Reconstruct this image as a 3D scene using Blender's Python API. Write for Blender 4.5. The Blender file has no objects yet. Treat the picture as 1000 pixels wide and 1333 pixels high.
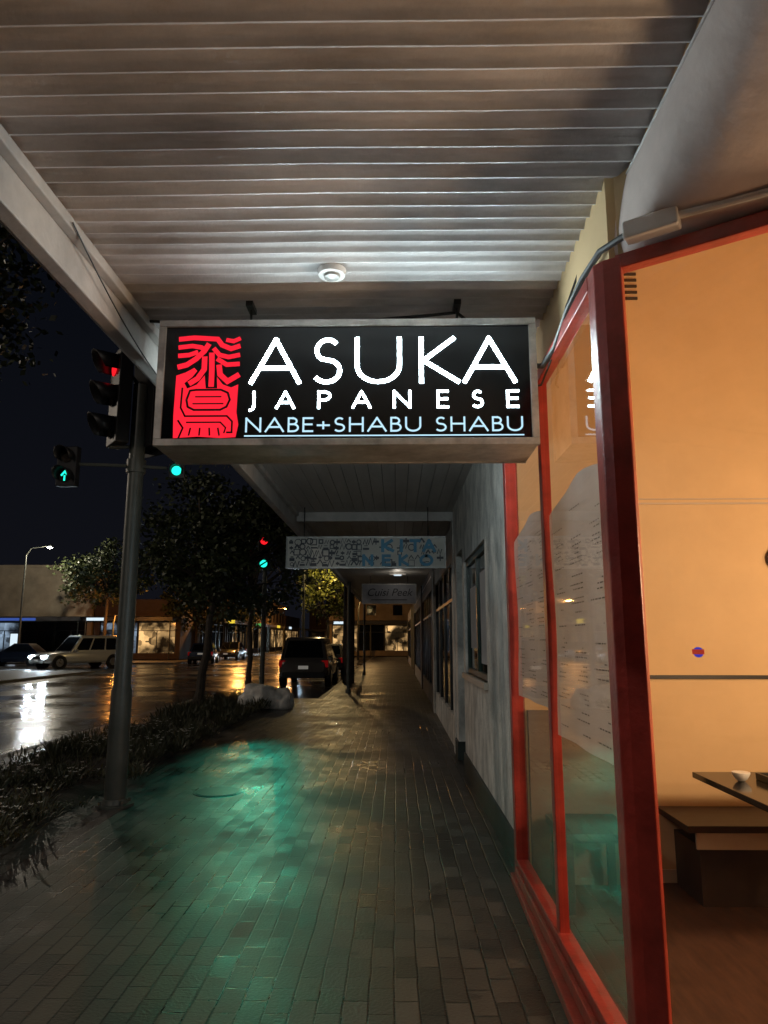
import bpy, math, random
from mathutils import Vector, Matrix
random.seed(7)
C = bpy.context.scene.collection
scene = bpy.context.scene

# ---------------------------------------------------------------- materials
def newmat(name):
    m = bpy.data.materials.new(name); m.use_nodes = True
    nt = m.node_tree; nt.nodes.clear()
    return m, nt, nt.nodes, nt.links

def pmat(name, col, rough=0.5, metal=0.0, var=0.25, scale=3.0, bump=0.0, bscale=40.0, emis=None, estr=0.0, coat=0.0, stretch=(1,1,1), rvar=0.1, spec=0.5):
    m, nt, N, L = newmat(name)
    out = N.new('ShaderNodeOutputMaterial'); b = N.new('ShaderNodeBsdfPrincipled')
    L.new(b.outputs[0], out.inputs[0]); b.inputs['Specular IOR Level'].default_value = spec
    geo = N.new('ShaderNodeNewGeometry'); mp = N.new('ShaderNodeMapping'); mp.inputs['Scale'].default_value = stretch
    L.new(geo.outputs['Position'], mp.inputs['Vector'])
    n = N.new('ShaderNodeTexNoise'); n.inputs['Scale'].default_value = scale; n.inputs['Detail'].default_value = 6; n.inputs['Roughness'].default_value = 0.65
    L.new(mp.outputs[0], n.inputs['Vector'])
    r = N.new('ShaderNodeValToRGB')
    r.color_ramp.elements[0].position = 0.3; r.color_ramp.elements[1].position = 0.7
    lo = [max(0, c*(1-var)) for c in col]; hi = [min(1, c*(1+var*0.6)) for c in col]
    r.color_ramp.elements[0].color = (*lo, 1); r.color_ramp.elements[1].color = (*hi, 1)
    L.new(n.outputs['Fac'], r.inputs[0]); L.new(r.outputs[0], b.inputs['Base Color'])
    mr = N.new('ShaderNodeMapRange'); mr.inputs[3].default_value = max(0.02, rough-rvar); mr.inputs[4].default_value = min(1, rough+rvar)
    L.new(n.outputs['Fac'], mr.inputs[0]); L.new(mr.outputs[0], b.inputs['Roughness'])
    b.inputs['Metallic'].default_value = metal; b.inputs['Coat Weight'].default_value = coat
    if bump > 0:
        n2 = N.new('ShaderNodeTexNoise'); n2.inputs['Scale'].default_value = bscale; n2.inputs['Detail'].default_value = 4
        L.new(geo.outputs['Position'], n2.inputs['Vector'])
        bp = N.new('ShaderNodeBump'); bp.inputs['Strength'].default_value = bump; bp.inputs['Distance'].default_value = 0.01
        L.new(n2.outputs['Fac'], bp.inputs['Height']); L.new(bp.outputs[0], b.inputs['Normal'])
    if emis:
        b.inputs['Emission Color'].default_value = (*emis, 1); b.inputs['Emission Strength'].default_value = estr
    return m

def litwindow(name, col, s):
    m, nt, N, L = newmat(name)
    out = N.new('ShaderNodeOutputMaterial'); b = N.new('ShaderNodeBsdfPrincipled'); L.new(b.outputs[0], out.inputs[0])
    b.inputs['Base Color'].default_value = (0.03,0.03,0.03,1); b.inputs['Roughness'].default_value = 0.1
    geo = N.new('ShaderNodeNewGeometry')
    v = N.new('ShaderNodeTexVoronoi'); v.inputs['Scale'].default_value = 2.2; v.distance = 'CHEBYCHEV'
    n = N.new('ShaderNodeTexNoise'); n.inputs['Scale'].default_value = 0.7; n.inputs['Detail'].default_value = 5
    L.new(geo.outputs['Position'], v.inputs['Vector']); L.new(geo.outputs['Position'], n.inputs['Vector'])
    sep = N.new('ShaderNodeSeparateColor'); L.new(v.outputs['Color'], sep.inputs[0])
    r = N.new('ShaderNodeValToRGB'); r.color_ramp.elements[0].position=.40; r.color_ramp.elements[0].color=(.02,.02,.02,1); r.color_ramp.elements[1].position=.66
    L.new(n.outputs['Fac'], r.inputs[0])
    mu = N.new('ShaderNodeMath'); mu.operation='MULTIPLY'; L.new(sep.outputs[0], mu.inputs[0]); L.new(r.outputs[0], mu.inputs[1])
    m2 = N.new('ShaderNodeMath'); m2.operation='MULTIPLY'; m2.inputs[1].default_value = s*2; L.new(mu.outputs[0], m2.inputs[0])
    b.inputs['Emission Color'].default_value = (*col,1); L.new(m2.outputs[0], b.inputs['Emission Strength'])
    return m

def emat(name, col, s):
    m, nt, N, L = newmat(name)
    out = N.new('ShaderNodeOutputMaterial'); e = N.new('ShaderNodeEmission')
    e.inputs[0].default_value = (*col, 1); e.inputs[1].default_value = s
    L.new(e.outputs[0], out.inputs[0]); return m

def glassmat(name, tint=(0.9,0.9,0.9), base=0.045, mx=0.38, rough=0.03):
    m, nt, N, L = newmat(name)
    out = N.new('ShaderNodeOutputMaterial'); t = N.new('ShaderNodeBsdfTransparent'); g = N.new('ShaderNodeBsdfGlossy')
    t.inputs[0].default_value = (*tint, 1); g.inputs['Roughness'].default_value = rough
    lw = N.new('ShaderNodeLayerWeight'); lw.inputs[0].default_value = 0.25
    mr = N.new('ShaderNodeMapRange'); mr.inputs[3].default_value = base; mr.inputs[4].default_value = mx
    L.new(lw.outputs['Fresnel'], mr.inputs[0]); mix = N.new('ShaderNodeMixShader')
    L.new(mr.outputs[0], mix.inputs[0]); L.new(t.outputs[0], mix.inputs[1]); L.new(g.outputs[0], mix.inputs[2])
    L.new(mix.outputs[0], out.inputs[0]); return m

def papermat(name, col):
    m, nt, N, L = newmat(name)
    out = N.new('ShaderNodeOutputMaterial'); d = N.new('ShaderNodeBsdfDiffuse'); t = N.new('ShaderNodeBsdfTranslucent')
    geo = N.new('ShaderNodeNewGeometry'); n = N.new('ShaderNodeTexNoise'); n.inputs['Scale'].default_value = 3; n.inputs['Detail'].default_value = 4
    L.new(geo.outputs['Position'], n.inputs['Vector'])
    r = N.new('ShaderNodeValToRGB'); r.color_ramp.elements[0].position=.3; r.color_ramp.elements[0].color=(*[c*.75 for c in col],1); r.color_ramp.elements[1].position=.7; r.color_ramp.elements[1].color=(*col,1)
    L.new(n.outputs['Fac'], r.inputs[0]); L.new(r.outputs[0], d.inputs[0])
    t.inputs[0].default_value=(.36,.39,.44,1)
    mix = N.new('ShaderNodeMixShader'); mix.inputs[0].default_value=.40
    L.new(d.outputs[0], mix.inputs[1]); L.new(t.outputs[0], mix.inputs[2]); L.new(mix.outputs[0], out.inputs[0]); return m

def paving():
    m, nt, N, L = newmat('wet_brick_paving')
    out = N.new('ShaderNodeOutputMaterial'); b = N.new('ShaderNodeBsdfPrincipled'); L.new(b.outputs[0], out.inputs[0])
    geo = N.new('ShaderNodeNewGeometry'); mp = N.new('ShaderNodeMapping'); mp.inputs['Rotation'].default_value = (0, 0, math.radians(90))
    L.new(geo.outputs['Position'], mp.inputs['Vector'])
    wn = N.new('ShaderNodeTexNoise'); wn.inputs['Scale'].default_value = 2.0
    L.new(mp.outputs[0], wn.inputs['Vector'])
    wm = N.new('ShaderNodeVectorMath'); wm.operation = 'MULTIPLY_ADD'; wm.inputs[1].default_value = (0.04, 0.025, 0)
    L.new(wn.outputs['Color'], wm.inputs[0]); L.new(mp.outputs[0], wm.inputs[2])
    br = N.new('ShaderNodeTexBrick'); br.inputs['Scale'].default_value = 1.0
    br.inputs['Brick Width'].default_value = 0.225; br.inputs['Row Height'].default_value = 0.113
    br.inputs['Mortar Size'].default_value = 0.006; br.inputs['Mortar Smooth'].default_value = 0.5
    br.inputs['Color1'].default_value = (0.040, 0.035, 0.031, 1); br.inputs['Color2'].default_value = (0.120, 0.104, 0.090, 1)
    br.inputs['Mortar'].default_value = (0.007, 0.006, 0.005, 1)
    L.new(wm.outputs[0], br.inputs['Vector'])
    n = N.new('ShaderNodeTexNoise'); n.inputs['Scale'].default_value = 0.9; n.inputs['Detail'].default_value = 7; n.inputs['Roughness'].default_value = 0.65
    L.new(geo.outputs['Position'], n.inputs['Vector'])
    n2 = N.new('ShaderNodeTexNoise'); n2.inputs['Scale'].default_value = 60; n2.inputs['Detail'].default_value = 5
    L.new(geo.outputs['Position'], n2.inputs['Vector'])
    mul = N.new('ShaderNodeMix'); mul.data_type = 'RGBA'; mul.blend_type = 'MULTIPLY'; mul.inputs[0].default_value = 0.85
    rr = N.new('ShaderNodeValToRGB'); rr.color_ramp.elements[0].position = 0.35; rr.color_ramp.elements[0].color = (0.3,0.3,0.3,1); rr.color_ramp.elements[1].position = 0.66
    L.new(n.outputs['Fac'], rr.inputs[0]); L.new(br.outputs['Color'], mul.inputs[6]); L.new(rr.outputs[0], mul.inputs[7])
    vs = N.new('ShaderNodeTexVoronoi'); vs.inputs['Scale'].default_value = 3.1; L.new(geo.outputs['Position'], vs.inputs['Vector'])
    vr = N.new('ShaderNodeValToRGB'); vr.color_ramp.elements[0].position=.06; vr.color_ramp.elements[0].color=(.35,.35,.35,1); vr.color_ramp.elements[1].position=.11
    L.new(vs.outputs['Distance'], vr.inputs[0])
    mul2 = N.new('ShaderNodeMix'); mul2.data_type = 'RGBA'; mul2.blend_type = 'MULTIPLY'; mul2.inputs[0].default_value = 0.7
    L.new(mul.outputs[2], mul2.inputs[6]); L.new(vr.outputs[0], mul2.inputs[7])
    L.new(mul2.outputs[2], b.inputs['Base Color'])
    ro = N.new('ShaderNodeMapRange'); ro.inputs[1].default_value = 0.3; ro.inputs[2].default_value = 0.7; ro.inputs[3].default_value = 0.27; ro.inputs[4].default_value = 0.60
    sep = N.new('ShaderNodeSeparateColor'); L.new(br.outputs['Color'], sep.inputs[0])
    ad = N.new('ShaderNodeMath'); ad.operation = 'MULTIPLY_ADD'; ad.inputs[1].default_value = 1.8
    L.new(sep.outputs[0], ad.inputs[0]); L.new(n.outputs['Fac'], ad.inputs[2])
    ad2 = N.new('ShaderNodeMath'); ad2.operation = 'SUBTRACT'; ad2.inputs[1].default_value = 0.15
    L.new(ad.outputs[0], ad2.inputs[0]); L.new(ad2.outputs[0], ro.inputs[0]); L.new(ro.outputs[0], b.inputs['Roughness'])
    h = N.new('ShaderNodeMath'); h.operation = 'MULTIPLY_ADD'; h.inputs[1].default_value = -1.0
    h2 = N.new('ShaderNodeMath'); h2.operation = 'MULTIPLY'; h2.inputs[1].default_value = 0.7
    L.new(n2.outputs['Fac'], h2.inputs[0]); L.new(br.outputs['Fac'], h.inputs[0]); L.new(h2.outputs[0], h.inputs[2])
    h3 = N.new('ShaderNodeMath'); h3.operation = 'MULTIPLY_ADD'; h3.inputs[1].default_value = 8.0
    L.new(sep.outputs[0], h3.inputs[0]); L.new(h.outputs[0], h3.inputs[2])
    bp = N.new('ShaderNodeBump'); bp.inputs['Strength'].default_value = 0.9; bp.inputs['Distance'].default_value = 0.006
    L.new(h3.outputs[0], bp.inputs['Height']); L.new(bp.outputs[0], b.inputs['Normal'])
    b.inputs['Specular IOR Level'].default_value = 0.75
    return m

def asphalt():
    m, nt, N, L = newmat('wet_asphalt')
    out = N.new('ShaderNodeOutputMaterial'); b = N.new('ShaderNodeBsdfPrincipled'); L.new(b.outputs[0], out.inputs[0])
    geo = N.new('ShaderNodeNewGeometry')
    n = N.new('ShaderNodeTexNoise'); n.inputs['Scale'].default_value = 0.35; n.inputs['Detail'].default_value = 6
    n2 = N.new('ShaderNodeTexNoise'); n2.inputs['Scale'].default_value = 35; n2.inputs['Detail'].default_value = 3
    n3 = N.new('ShaderNodeTexNoise'); n3.inputs['Scale'].default_value = 1.6; n3.inputs['Detail'].default_value = 2
    for q in (n, n2, n3): L.new(geo.outputs['Position'], q.inputs['Vector'])
    r = N.new('ShaderNodeValToRGB'); r.color_ramp.elements[0].color = (0.025,0.025,0.027,1); r.color_ramp.elements[1].color = (0.06,0.058,0.055,1)
    L.new(n.outputs['Fac'], r.inputs[0]); L.new(r.outputs[0], b.inputs['Base Color'])
    ro = N.new('ShaderNodeMapRange'); ro.inputs[1].default_value = 0.38; ro.inputs[2].default_value = 0.62; ro.inputs[3].default_value = 0.10; ro.inputs[4].default_value = 0.36
    L.new(n.outputs['Fac'], ro.inputs[0]); L.new(ro.outputs[0], b.inputs['Roughness'])
    ad = N.new('ShaderNodeMath'); ad.operation = 'MULTIPLY_ADD'; ad.inputs[1].default_value = 4.0
    L.new(n3.outputs['Fac'], ad.inputs[0]); L.new(n2.outputs['Fac'], ad.inputs[2])
    bp = N.new('ShaderNodeBump'); bp.inputs['Strength'].default_value = 0.35; bp.inputs['Distance'].default_value = 0.008
    L.new(ad.outputs[0], bp.inputs['Height']); L.new(bp.outputs[0], b.inputs['Normal'])
    return m

def leafmat(name, a, bcol):
    m, nt, N, L = newmat(name)
    out = N.new('ShaderNodeOutputMaterial'); b = N.new('ShaderNodeBsdfPrincipled'); L.new(b.outputs[0], out.inputs[0])
    geo = N.new('ShaderNodeNewGeometry'); n = N.new('ShaderNodeTexNoise'); n.inputs['Scale'].default_value = 2.5; n.inputs['Detail'].default_value = 4
    L.new(geo.outputs['Position'], n.inputs['Vector'])
    r = N.new('ShaderNodeValToRGB'); r.color_ramp.elements[0].position = 0.35; r.color_ramp.elements[1].position = 0.68
    r.color_ramp.elements[0].color = (*a,1); r.color_ramp.elements[1].color = (*bcol,1)
    L.new(n.outputs['Fac'], r.inputs[0]); L.new(r.outputs[0], b.inputs['Base Color']); b.inputs['Roughness'].default_value = 0.5
    return m

M = {}
M['paving'] = paving(); M['asphalt'] = asphalt()
M['ground'] = pmat('dark_ground', (0.05,0.048,0.042), 0.8, scale=0.5)
M['kerb'] = pmat('concrete_kerb', (0.22,0.21,0.19), 0.55, scale=4, bump=0.4)
M['roadpaint'] = pmat('worn_road_paint', (0.35,0.35,0.33), 0.4, scale=5, var=0.5)
M['tin'] = pmat('painted_corrugated_iron', (0.64,0.61,0.60), 0.38, scale=1.6, var=0.42, bump=0.15, bscale=50, stretch=(0.7,3.0,1))
M['plaster'] = pmat('painted_plaster_soffit', (0.74,0.62,0.57), 0.6, scale=2.2, var=0.18, bump=0.35, bscale=14)
M['fascia'] = pmat('painted_timber_fascia', (0.50,0.47,0.44), 0.55, scale=3, var=0.3, bump=0.2)
M['board'] = pmat('painted_board_soffit', (0.58,0.56,0.53), 0.5, scale=1.5, var=0.2, stretch=(3,0.6,1))
M['alu'] = pmat('weathered_aluminium', (0.46,0.45,0.43), 0.42, metal=0.4, scale=9, var=0.4, bump=0.15)
M['black'] = pmat('black_acrylic', (0.004,0.005,0.006), 0.12, var=0.1, rvar=0.03, spec=.35)
M['white_em'] = emat('lit_white_letter', (0.78,0.96,1.0), 78.0)
M['white_em2'] = emat('lit_white_small_letter', (0.76,0.95,1.0), 38.0)
M['blue_em'] = emat('lit_pale_blue_letter', (0.50,0.76,0.92), 1.15)
M['red_em'] = emat('lit_red_emblem', (1.0,0.018,0.04), 1.1)
M['redpaint'] = pmat('red_painted_frame', (0.38,0.040,0.028), 0.38, scale=6, var=0.4, bump=0.25, coat=0.1)
M['glass'] = glassmat('window_glass')
M['dglass'] = glassmat('dark_window_glass', (0.25,0.25,0.25), 0.06, 0.6)
M['inwall'] = pmat('warm_interior_wall', (0.64,0.46,0.26), 0.7, scale=1.2, var=0.10, spec=.2)
M['dado'] = pmat('grey_brown_dado_panel', (0.17,0.135,0.11), 0.6, scale=2, var=0.2)
M['infloor'] = pmat('brown_timber_floor', (0.075,0.036,0.022), 0.6, scale=4, var=0.4, stretch=(6,1,1), spec=.15)
M['blackpaint'] = pmat('black_painted_metal', (0.015,0.015,0.015), 0.4)
M['darkwood'] = pmat('dark_stained_timber', (0.04,0.022,0.015), 0.4, scale=5, var=0.4, stretch=(1,8,1), spec=.3)
M['greywood'] = pmat('grey_worn_timber', (0.03,0.027,0.025), 0.5, scale=5, var=0.3)
M['cream'] = pmat('cream_paint', (0.50,0.42,0.33), 0.5, var=0.1)
M['white'] = pmat('white_ceramic', (0.8,0.8,0.78), 0.3, var=0.04)
M['paper'] = papermat('laminated_paper', (0.82,0.80,0.80))
M['ink'] = pmat('printed_ink', (0.10,0.09,0.09), 0.5)
M['stucco'] = pmat('rough_white_stucco', (0.72,0.69,0.63), 0.75, scale=5, var=0.5, bump=1.0, bscale=34, stretch=(1,1,.6))
M['plinth'] = pmat('dark_green_plinth', (0.03,0.04,0.035), 0.5, scale=6, var=0.4, bump=0.4)
M['greenpaint'] = pmat('dark_green_paint', (0.02,0.045,0.035), 0.35, var=0.3)
M['pole'] = pmat('dark_grey_pole_paint', (0.075,0.08,0.068), 0.45, scale=5, var=0.3)
M['housing'] = pmat('signal_housing', (0.012,0.012,0.013), 0.45)
M['offlens'] = pmat('unlit_signal_lens', (0.02,0.014,0.01), 0.2)
M['green_em'] = emat('lit_green_lens', (0.015,0.85,0.60), 1.7)
M['redl_em'] = emat('lit_red_lens', (1.0,0.012,0.02), 1.3)
M['bark'] = pmat('tree_bark', (0.07,0.055,0.042), 0.85, scale=10, var=0.5, bump=0.8, bscale=30)
M['leaf'] = leafmat('dark_tree_leaf', (0.025,0.036,0.014), (0.080,0.100,0.038))
M['leaf_lit'] = leafmat('lamplit_leaf', (0.06,0.08,0.012), (0.20,0.21,0.045))  # lit copy of the leaf colour, lamplight painted in as yellow
M['soil'] = pmat('dark_soil', (0.03,0.022,0.016), 0.9, bump=1.0, bscale=20)
M['shrub'] = leafmat('shrub_leaf', (0.030,0.036,0.016), (0.095,0.090,0.045))
M['petal'] = pmat('white_petal', (0.8,0.76,0.66), 0.6)
M['bag'] = pmat('white_plastic_bag', (0.82,0.79,0.73), 0.4, scale=8, var=0.3, bump=1.0, bscale=9)
M['tyre'] = pmat('tyre_rubber', (0.012,0.012,0.012), 0.8)
M['rim'] = pmat('alloy_rim', (0.35,0.35,0.36), 0.3, metal=0.8)
M['carglass'] = pmat('car_window_glass', (0.008,0.009,0.01), 0.06, rvar=0.02)
M['tail'] = pmat('red_tail_light', (0.25,0.008,0.008), 0.15, emis=(1,0.02,0.02), estr=0.08)
M['plate'] = pmat('number_plate', (0.7,0.7,0.66), 0.4, var=0.05, emis=(1,.95,.85), estr=.12)
M['head_on'] = emat('lit_headlight', (0.70,0.87,1.0), 900.0)
M['head_off'] = pmat('clear_headlight', (0.5,0.5,0.5), 0.1)
M['led'] = emat('white_street_lamp_lens', (1.0,0.97,0.9), 60.0)
M['sodium'] = emat('orange_street_lamp_lens', (1.0,0.42,0.08), 60.0)
M['bwall'] = pmat('pale_render_wall', (0.34,0.28,0.20), 0.8, scale=0.8, var=0.35)
M['bwall2'] = pmat('dark_brick_wall', (0.08,0.055,0.045), 0.8, scale=1.5, var=0.3)
M['roof'] = pmat('dark_roof_sheet', (0.05,0.05,0.055), 0.5)
M['litwin'] = litwindow('lit_shop_window', (1.0,0.60,0.24), .6)
M['litcool'] = litwindow('cool_lit_shop_window', (0.55,0.75,1.0), .30)
M['yel_em'] = emat('lit_yellow_sign', (1.0,0.72,0.06), 0.9)
M['grn_em'] = emat('lit_green_sign', (0.25,1.0,0.25), 0.35)
M['blu_em'] = emat('lit_blue_sign', (0.12,0.25,1.0), 0.35)
M['wht_sgn'] = emat('lit_white_sign', (0.75,0.9,1.0), 1.0)
M['signpanel'] = pmat('off_white_sign_panel', (0.62,0.60,0.54), 0.5, scale=3, var=0.2)
M['blueink'] = pmat('blue_sign_lettering', (0.07,0.30,0.50), 0.5)
M['darkink'] = pmat('dark_sign_lettering', (0.02,0.025,0.04), 0.5)
M['doodleink'] = pmat('dark_printed_doodle', (0.05,0.055,0.07), 0.5)
M['palepanel'] = pmat('pale_grey_sign_panel', (0.30,0.31,0.36), 0.45)
M['cable'] = pmat('black_cable', (0.02,0.02,0.02), 0.5)
M['pvc'] = pmat('white_plastic_conduit', (0.78,0.75,0.72), 0.4, var=0.1)
M['sticker_blue'] = pmat('glowing_blue_sticker_ring', (0.05,0.06,0.5), 0.4, emis=(0.1,0.1,1), estr=0.35)  # emission put into the sticker colours, standing for a neon glow
M['sticker_red'] = pmat('glowing_red_sticker', (0.7,0.05,0.03), 0.4, emis=(1,0.1,0.05), estr=0.3)  # glow put into the red as well

# ---------------------------------------------------------------- mesh builder
ORG = {}
class MB:
    def __init__(s, mat=None):
        s.v=[]; s.f=[]; s.m=[]; s.mats=[]; s.cur=0
        if mat: s.mat(mat)
    def mat(s, k):
        m = M[k]
        if m not in s.mats: s.mats.append(m)
        s.cur = s.mats.index(m); return s
    def add(s, vs, fs):
        o = len(s.v); s.v += [tuple(p) for p in vs]; s.f += [tuple(i+o for i in f) for f in fs]; s.m += [s.cur]*len(fs); return s
    def box(s, x0,x1,y0,y1,z0,z1):
        return s.add([(x0,y0,z0),(x1,y0,z0),(x1,y1,z0),(x0,y1,z0),(x0,y0,z1),(x1,y0,z1),(x1,y1,z1),(x0,y1,z1)],
            [(0,3,2,1),(4,5,6,7),(0,1,5,4),(1,2,6,5),(2,3,7,6),(3,0,4,7)])
    def prism(s, pts, z0, z1):
        n=len(pts); vs=[(p[0],p[1],z0) for p in pts]+[(p[0],p[1],z1) for p in pts]
        fs=[tuple(reversed(range(n))), tuple(range(n,2*n))]+[(i,(i+1)%n,n+(i+1)%n,n+i) for i in range(n)]
        return s.add(vs,fs)
    def beam(s, a, b, half, z0, z1):
        d=Vector((b[0]-a[0],b[1]-a[1])).normalized(); n=Vector((-d.y,d.x))*half
        return s.prism([(a[0]-n.x,a[1]-n.y),(b[0]-n.x,b[1]-n.y),(b[0]+n.x,b[1]+n.y),(a[0]+n.x,a[1]+n.y)],z0,z1)
    def cyl(s, p0, p1, r0, r1=None, n=16):
        return s.tube([p0,p1], [r0, r0 if r1 is None else r1], n)
    def tube(s, pts, r, n=8):
        pts=[Vector(p) for p in pts]
        if not isinstance(r,(list,tuple)): r=[r]*len(pts)
        vs=[]; fs=[]; prev=None
        for i,p in enumerate(pts):
            t=((pts[min(i+1,len(pts)-1)]-pts[max(i-1,0)])).normalized()
            if prev is None:
                a=Vector((0,0,1)) if abs(t.z)<0.9 else Vector((1,0,0)); u=t.cross(a).normalized()
            else: u=(prev-t*prev.dot(t)).normalized()
            prev=u; w=t.cross(u)
            for k in range(n):
                an=2*math.pi*k/n; q=p+(u*math.cos(an)+w*math.sin(an))*r[i]; vs.append(tuple(q))
        for i in range(len(pts)-1):
            for k in range(n):
                fs.append((i*n+k,i*n+(k+1)%n,(i+1)*n+(k+1)%n,(i+1)*n+k))
        fs.append(tuple(reversed(range(n)))); fs.append(tuple((len(pts)-1)*n+k for k in range(n)))
        return s.add(vs,fs)
    def quad(s,a,b,c,d): return s.add([a,b,c,d],[(0,1,2,3)])
    def make(s, name, parent=None, smooth=False, bevel=0, **kw):
        me=bpy.data.meshes.new(name); me.from_pydata(s.v,[],s.f)
        for m in s.mats: me.materials.append(m)
        me.polygons.foreach_set('material_index', s.m)
        o=bpy.data.objects.new(name,me)
        if smooth:
            me.polygons.foreach_set('use_smooth',[True]*len(me.polygons)); me.set_sharp_from_angle(angle=math.radians(35))
        me.update(); C.objects.link(o)
        if bevel:
            b=o.modifiers.new('bevel','BEVEL'); b.width=bevel; b.segments=2; b.limit_method='ANGLE'
        if parent:
            o.parent=parent; o.matrix_parent_inverse=Matrix.Translation(-Vector(ORG[parent.name]))
        elif s.v:
            xs=[p[0] for p in s.v]; ys=[p[1] for p in s.v]; zs=[p[2] for p in s.v]
            c=Vector(((min(xs)+max(xs))/2,(min(ys)+max(ys))/2,min(zs))); me.transform(Matrix.Translation(-c)); o.location=c
            ORG[o.name]=c
        for k,v in kw.items(): o[k]=v
        return o

def root(name, loc=(0,0,0), **kw):
    e=bpy.data.objects.new(name,None); e.empty_display_size=0.2; e.location=loc; C.objects.link(e); ORG[e.name]=Vector(loc)
    for k,v in kw.items(): e[k]=v
    return e

def lamp(kind, name, loc, energy, col, parent=None, size=0.1, rot=None, spot=None, sx=None, sy=None):
    l=bpy.data.lights.new(name,kind); l.energy=energy; l.color=col
    if kind=='AREA':
        l.shape='RECTANGLE'; l.size=sx; l.size_y=sy
    else: l.shadow_soft_size=size
    if spot: l.spot_size=math.radians(spot); l.spot_blend=1.0
    o=bpy.data.objects.new(name,l); C.objects.link(o); o.location=loc
    if rot is not None: o.rotation_euler=rot
    if parent:
        o.parent=parent; o.matrix_parent_inverse=Matrix.Translation(-Vector(ORG[parent.name]))
    return o
def aim(o, target):
    d=Vector(target)-Vector(o.location); o.rotation_euler=d.to_track_quat('-Z','Y').to_euler()

# ---------------------------------------------------------------- stroke lettering
def arc(cx,cy,rx,ry,a0,a1,n=14):
    return [(cx+rx*math.cos(math.radians(a0+(a1-a0)*i/n)), cy+ry*math.sin(math.radians(a0+(a1-a0)*i/n))) for i in range(n+1)]
G = {
 'A':(0.9,[[(0,0),(.45,1)],[(.45,1),(.9,0)],[(.16,.33),(.74,.33)]]),
 'S':(0.56,[arc(.29,.745,.22,.245,38,235)+arc(.27,.26,.27,.26,62,-145)]),
 'U':(0.74,[[(0,1),(0,.40)]+arc(.37,.38,.37,.38,180,360)+[(.74,.40),(.74,1)]]),
 'K':(0.68,[[(0,0),(0,1)],[(.60,1),(.04,.49)],[(.04,.49),(.68,0)]]),
 'J':(0.22,[[(.2,1),(.2,.1)]+arc(0.0,.1,.2,.25,0,-80,6)]),
 'P':(0.5,[[(0,0),(0,1)],[(0,1),(.22,1)]+arc(.22,.74,.26,.26,90,-90)+[(0,.48)]]),
 'N':(0.74,[[(0,0),(0,1)],[(0,1),(.74,0)],[(.74,0),(.74,1)]]),
 'E':(0.5,[[(0,1),(0,0)],[(0,1),(.5,1)],[(0,0),(.5,0)],[(0,.52),(.46,.52)]]),
 'B':(0.52,[[(0,0),(0,1)],[(0,1),(.22,1)]+arc(.22,.77,.22,.23,90,-90)+[(0,.54)],[(.22,.54)]+arc(.25,.27,.27,.27,90,-90)+[(0,0)]]),
 'H':(0.68,[[(0,0),(0,1)],[(.68,0),(.68,1)],[(0,.52),(.68,.52)]]),
 '+':(0.6,[[(0,.45),(.6,.45)],[(.3,.15),(.3,.75)]]),
 'I':(0.0,[[(0,0),(0,1)]]),
 'T':(0.64,[[(0,1),(.64,1)],[(.32,1),(.32,0)]]),
 'O':(0.84,[arc(.42,.5,.42,.5,90,450,24)]),
 ' ':(0.3,[]),
}
def stroke(mb, pts, w, put, layer=0.0):
    pts=[Vector(p) for p in pts]; n=len(pts)
    closed=(pts[0]-pts[-1]).length<1e-4
    L=[];R=[]
    for i in range(n):
        a=pts[i]-pts[i-1] if i>0 else (pts[i]-pts[n-2] if closed else pts[1]-pts[0])
        b=pts[i+1]-pts[i] if i<n-1 else (pts[1]-pts[0] if closed else a)
        a=a.normalized(); b=b.normalized(); t=a+b
        t=t.normalized() if t.length>1e-5 else a
        nn=Vector((-t.y,t.x)); k=min(1.0/max(0.25,abs(nn.dot(Vector((-a.y,a.x))))),1.5)
        L.append(pts[i]+nn*w/2*k); R.append(pts[i]-nn*w/2*k)
    vs=[put(p.x,p.y,layer) for p in L]+[put(p.x,p.y,layer) for p in R]
    mb.add(vs,[(i,i+1,n+i+1,n+i) for i in range(n-1)])
def glyph(mb, ch, x0, x1, zb, cap, w, put):
    gw,st=G[ch]; sx=(x1-x0-w)/gw if ch!='I' else 0
    cap2=cap-w
    for j,s in enumerate(st):
        pts=[Vector((x0+w/2+p[0]*sx, zb+w/2+p[1]*cap2)) for p in s]
        if len(s)>=2:
            for (i0,i1) in ((0,1),(-1,-2)):
                d=(pts[i0]-pts[i1]).normalized()
                if abs(s[i0][1]-.5)>.45 or len(s)==2 and abs(d.y)<.01: pts[i0]=pts[i0]+d*w*.5*(1 if abs(d.y)<.01 or abs(d.x)<.01 else .9)
        stroke(mb,pts,w,put,0.0004*j)

# ---------------------------------------------------------------- ground, road, pavement
g=MB('ground'); g.quad((-400,-400,-.16),(400,-400,-.16),(400,600,-.16),(-400,600,-.16)); g.make('ground',kind='structure',label='dark ground beneath the street and shops',category='ground')
g=MB('asphalt'); g.quad((-15.5,-30,-.12),(-5.55,-30,-.12),(-5.55,160,-.12),(-15.5,160,-.12)); g.make('road',kind='structure',label='wet asphalt road reflecting lights',category='road')
g=MB('asphalt'); g.quad((-90,37,-.125),(-15.4,37,-.125),(-15.4,50,-.125),(-90,50,-.125)); g.make('side_road',kind='structure',label='wet asphalt side street at the junction',category='road')
g=MB('asphalt'); g.quad((-5.6,20,-.125),(-2.15,20,-.125),(-2.15,160,-.125),(-5.6,160,-.125)); g.make('parking_bay',kind='structure',label='wet asphalt parking bay beside the footpath',category='road')
g=MB('paving'); g.box(-5.4,.95,-6,19.85,-.15,0); g.box(-2.0,.95,19.85,66,-.15,0); g.make('pavement',kind='structure',label='wet brown brick paved footpath under the verandah',category='pavement')
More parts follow.
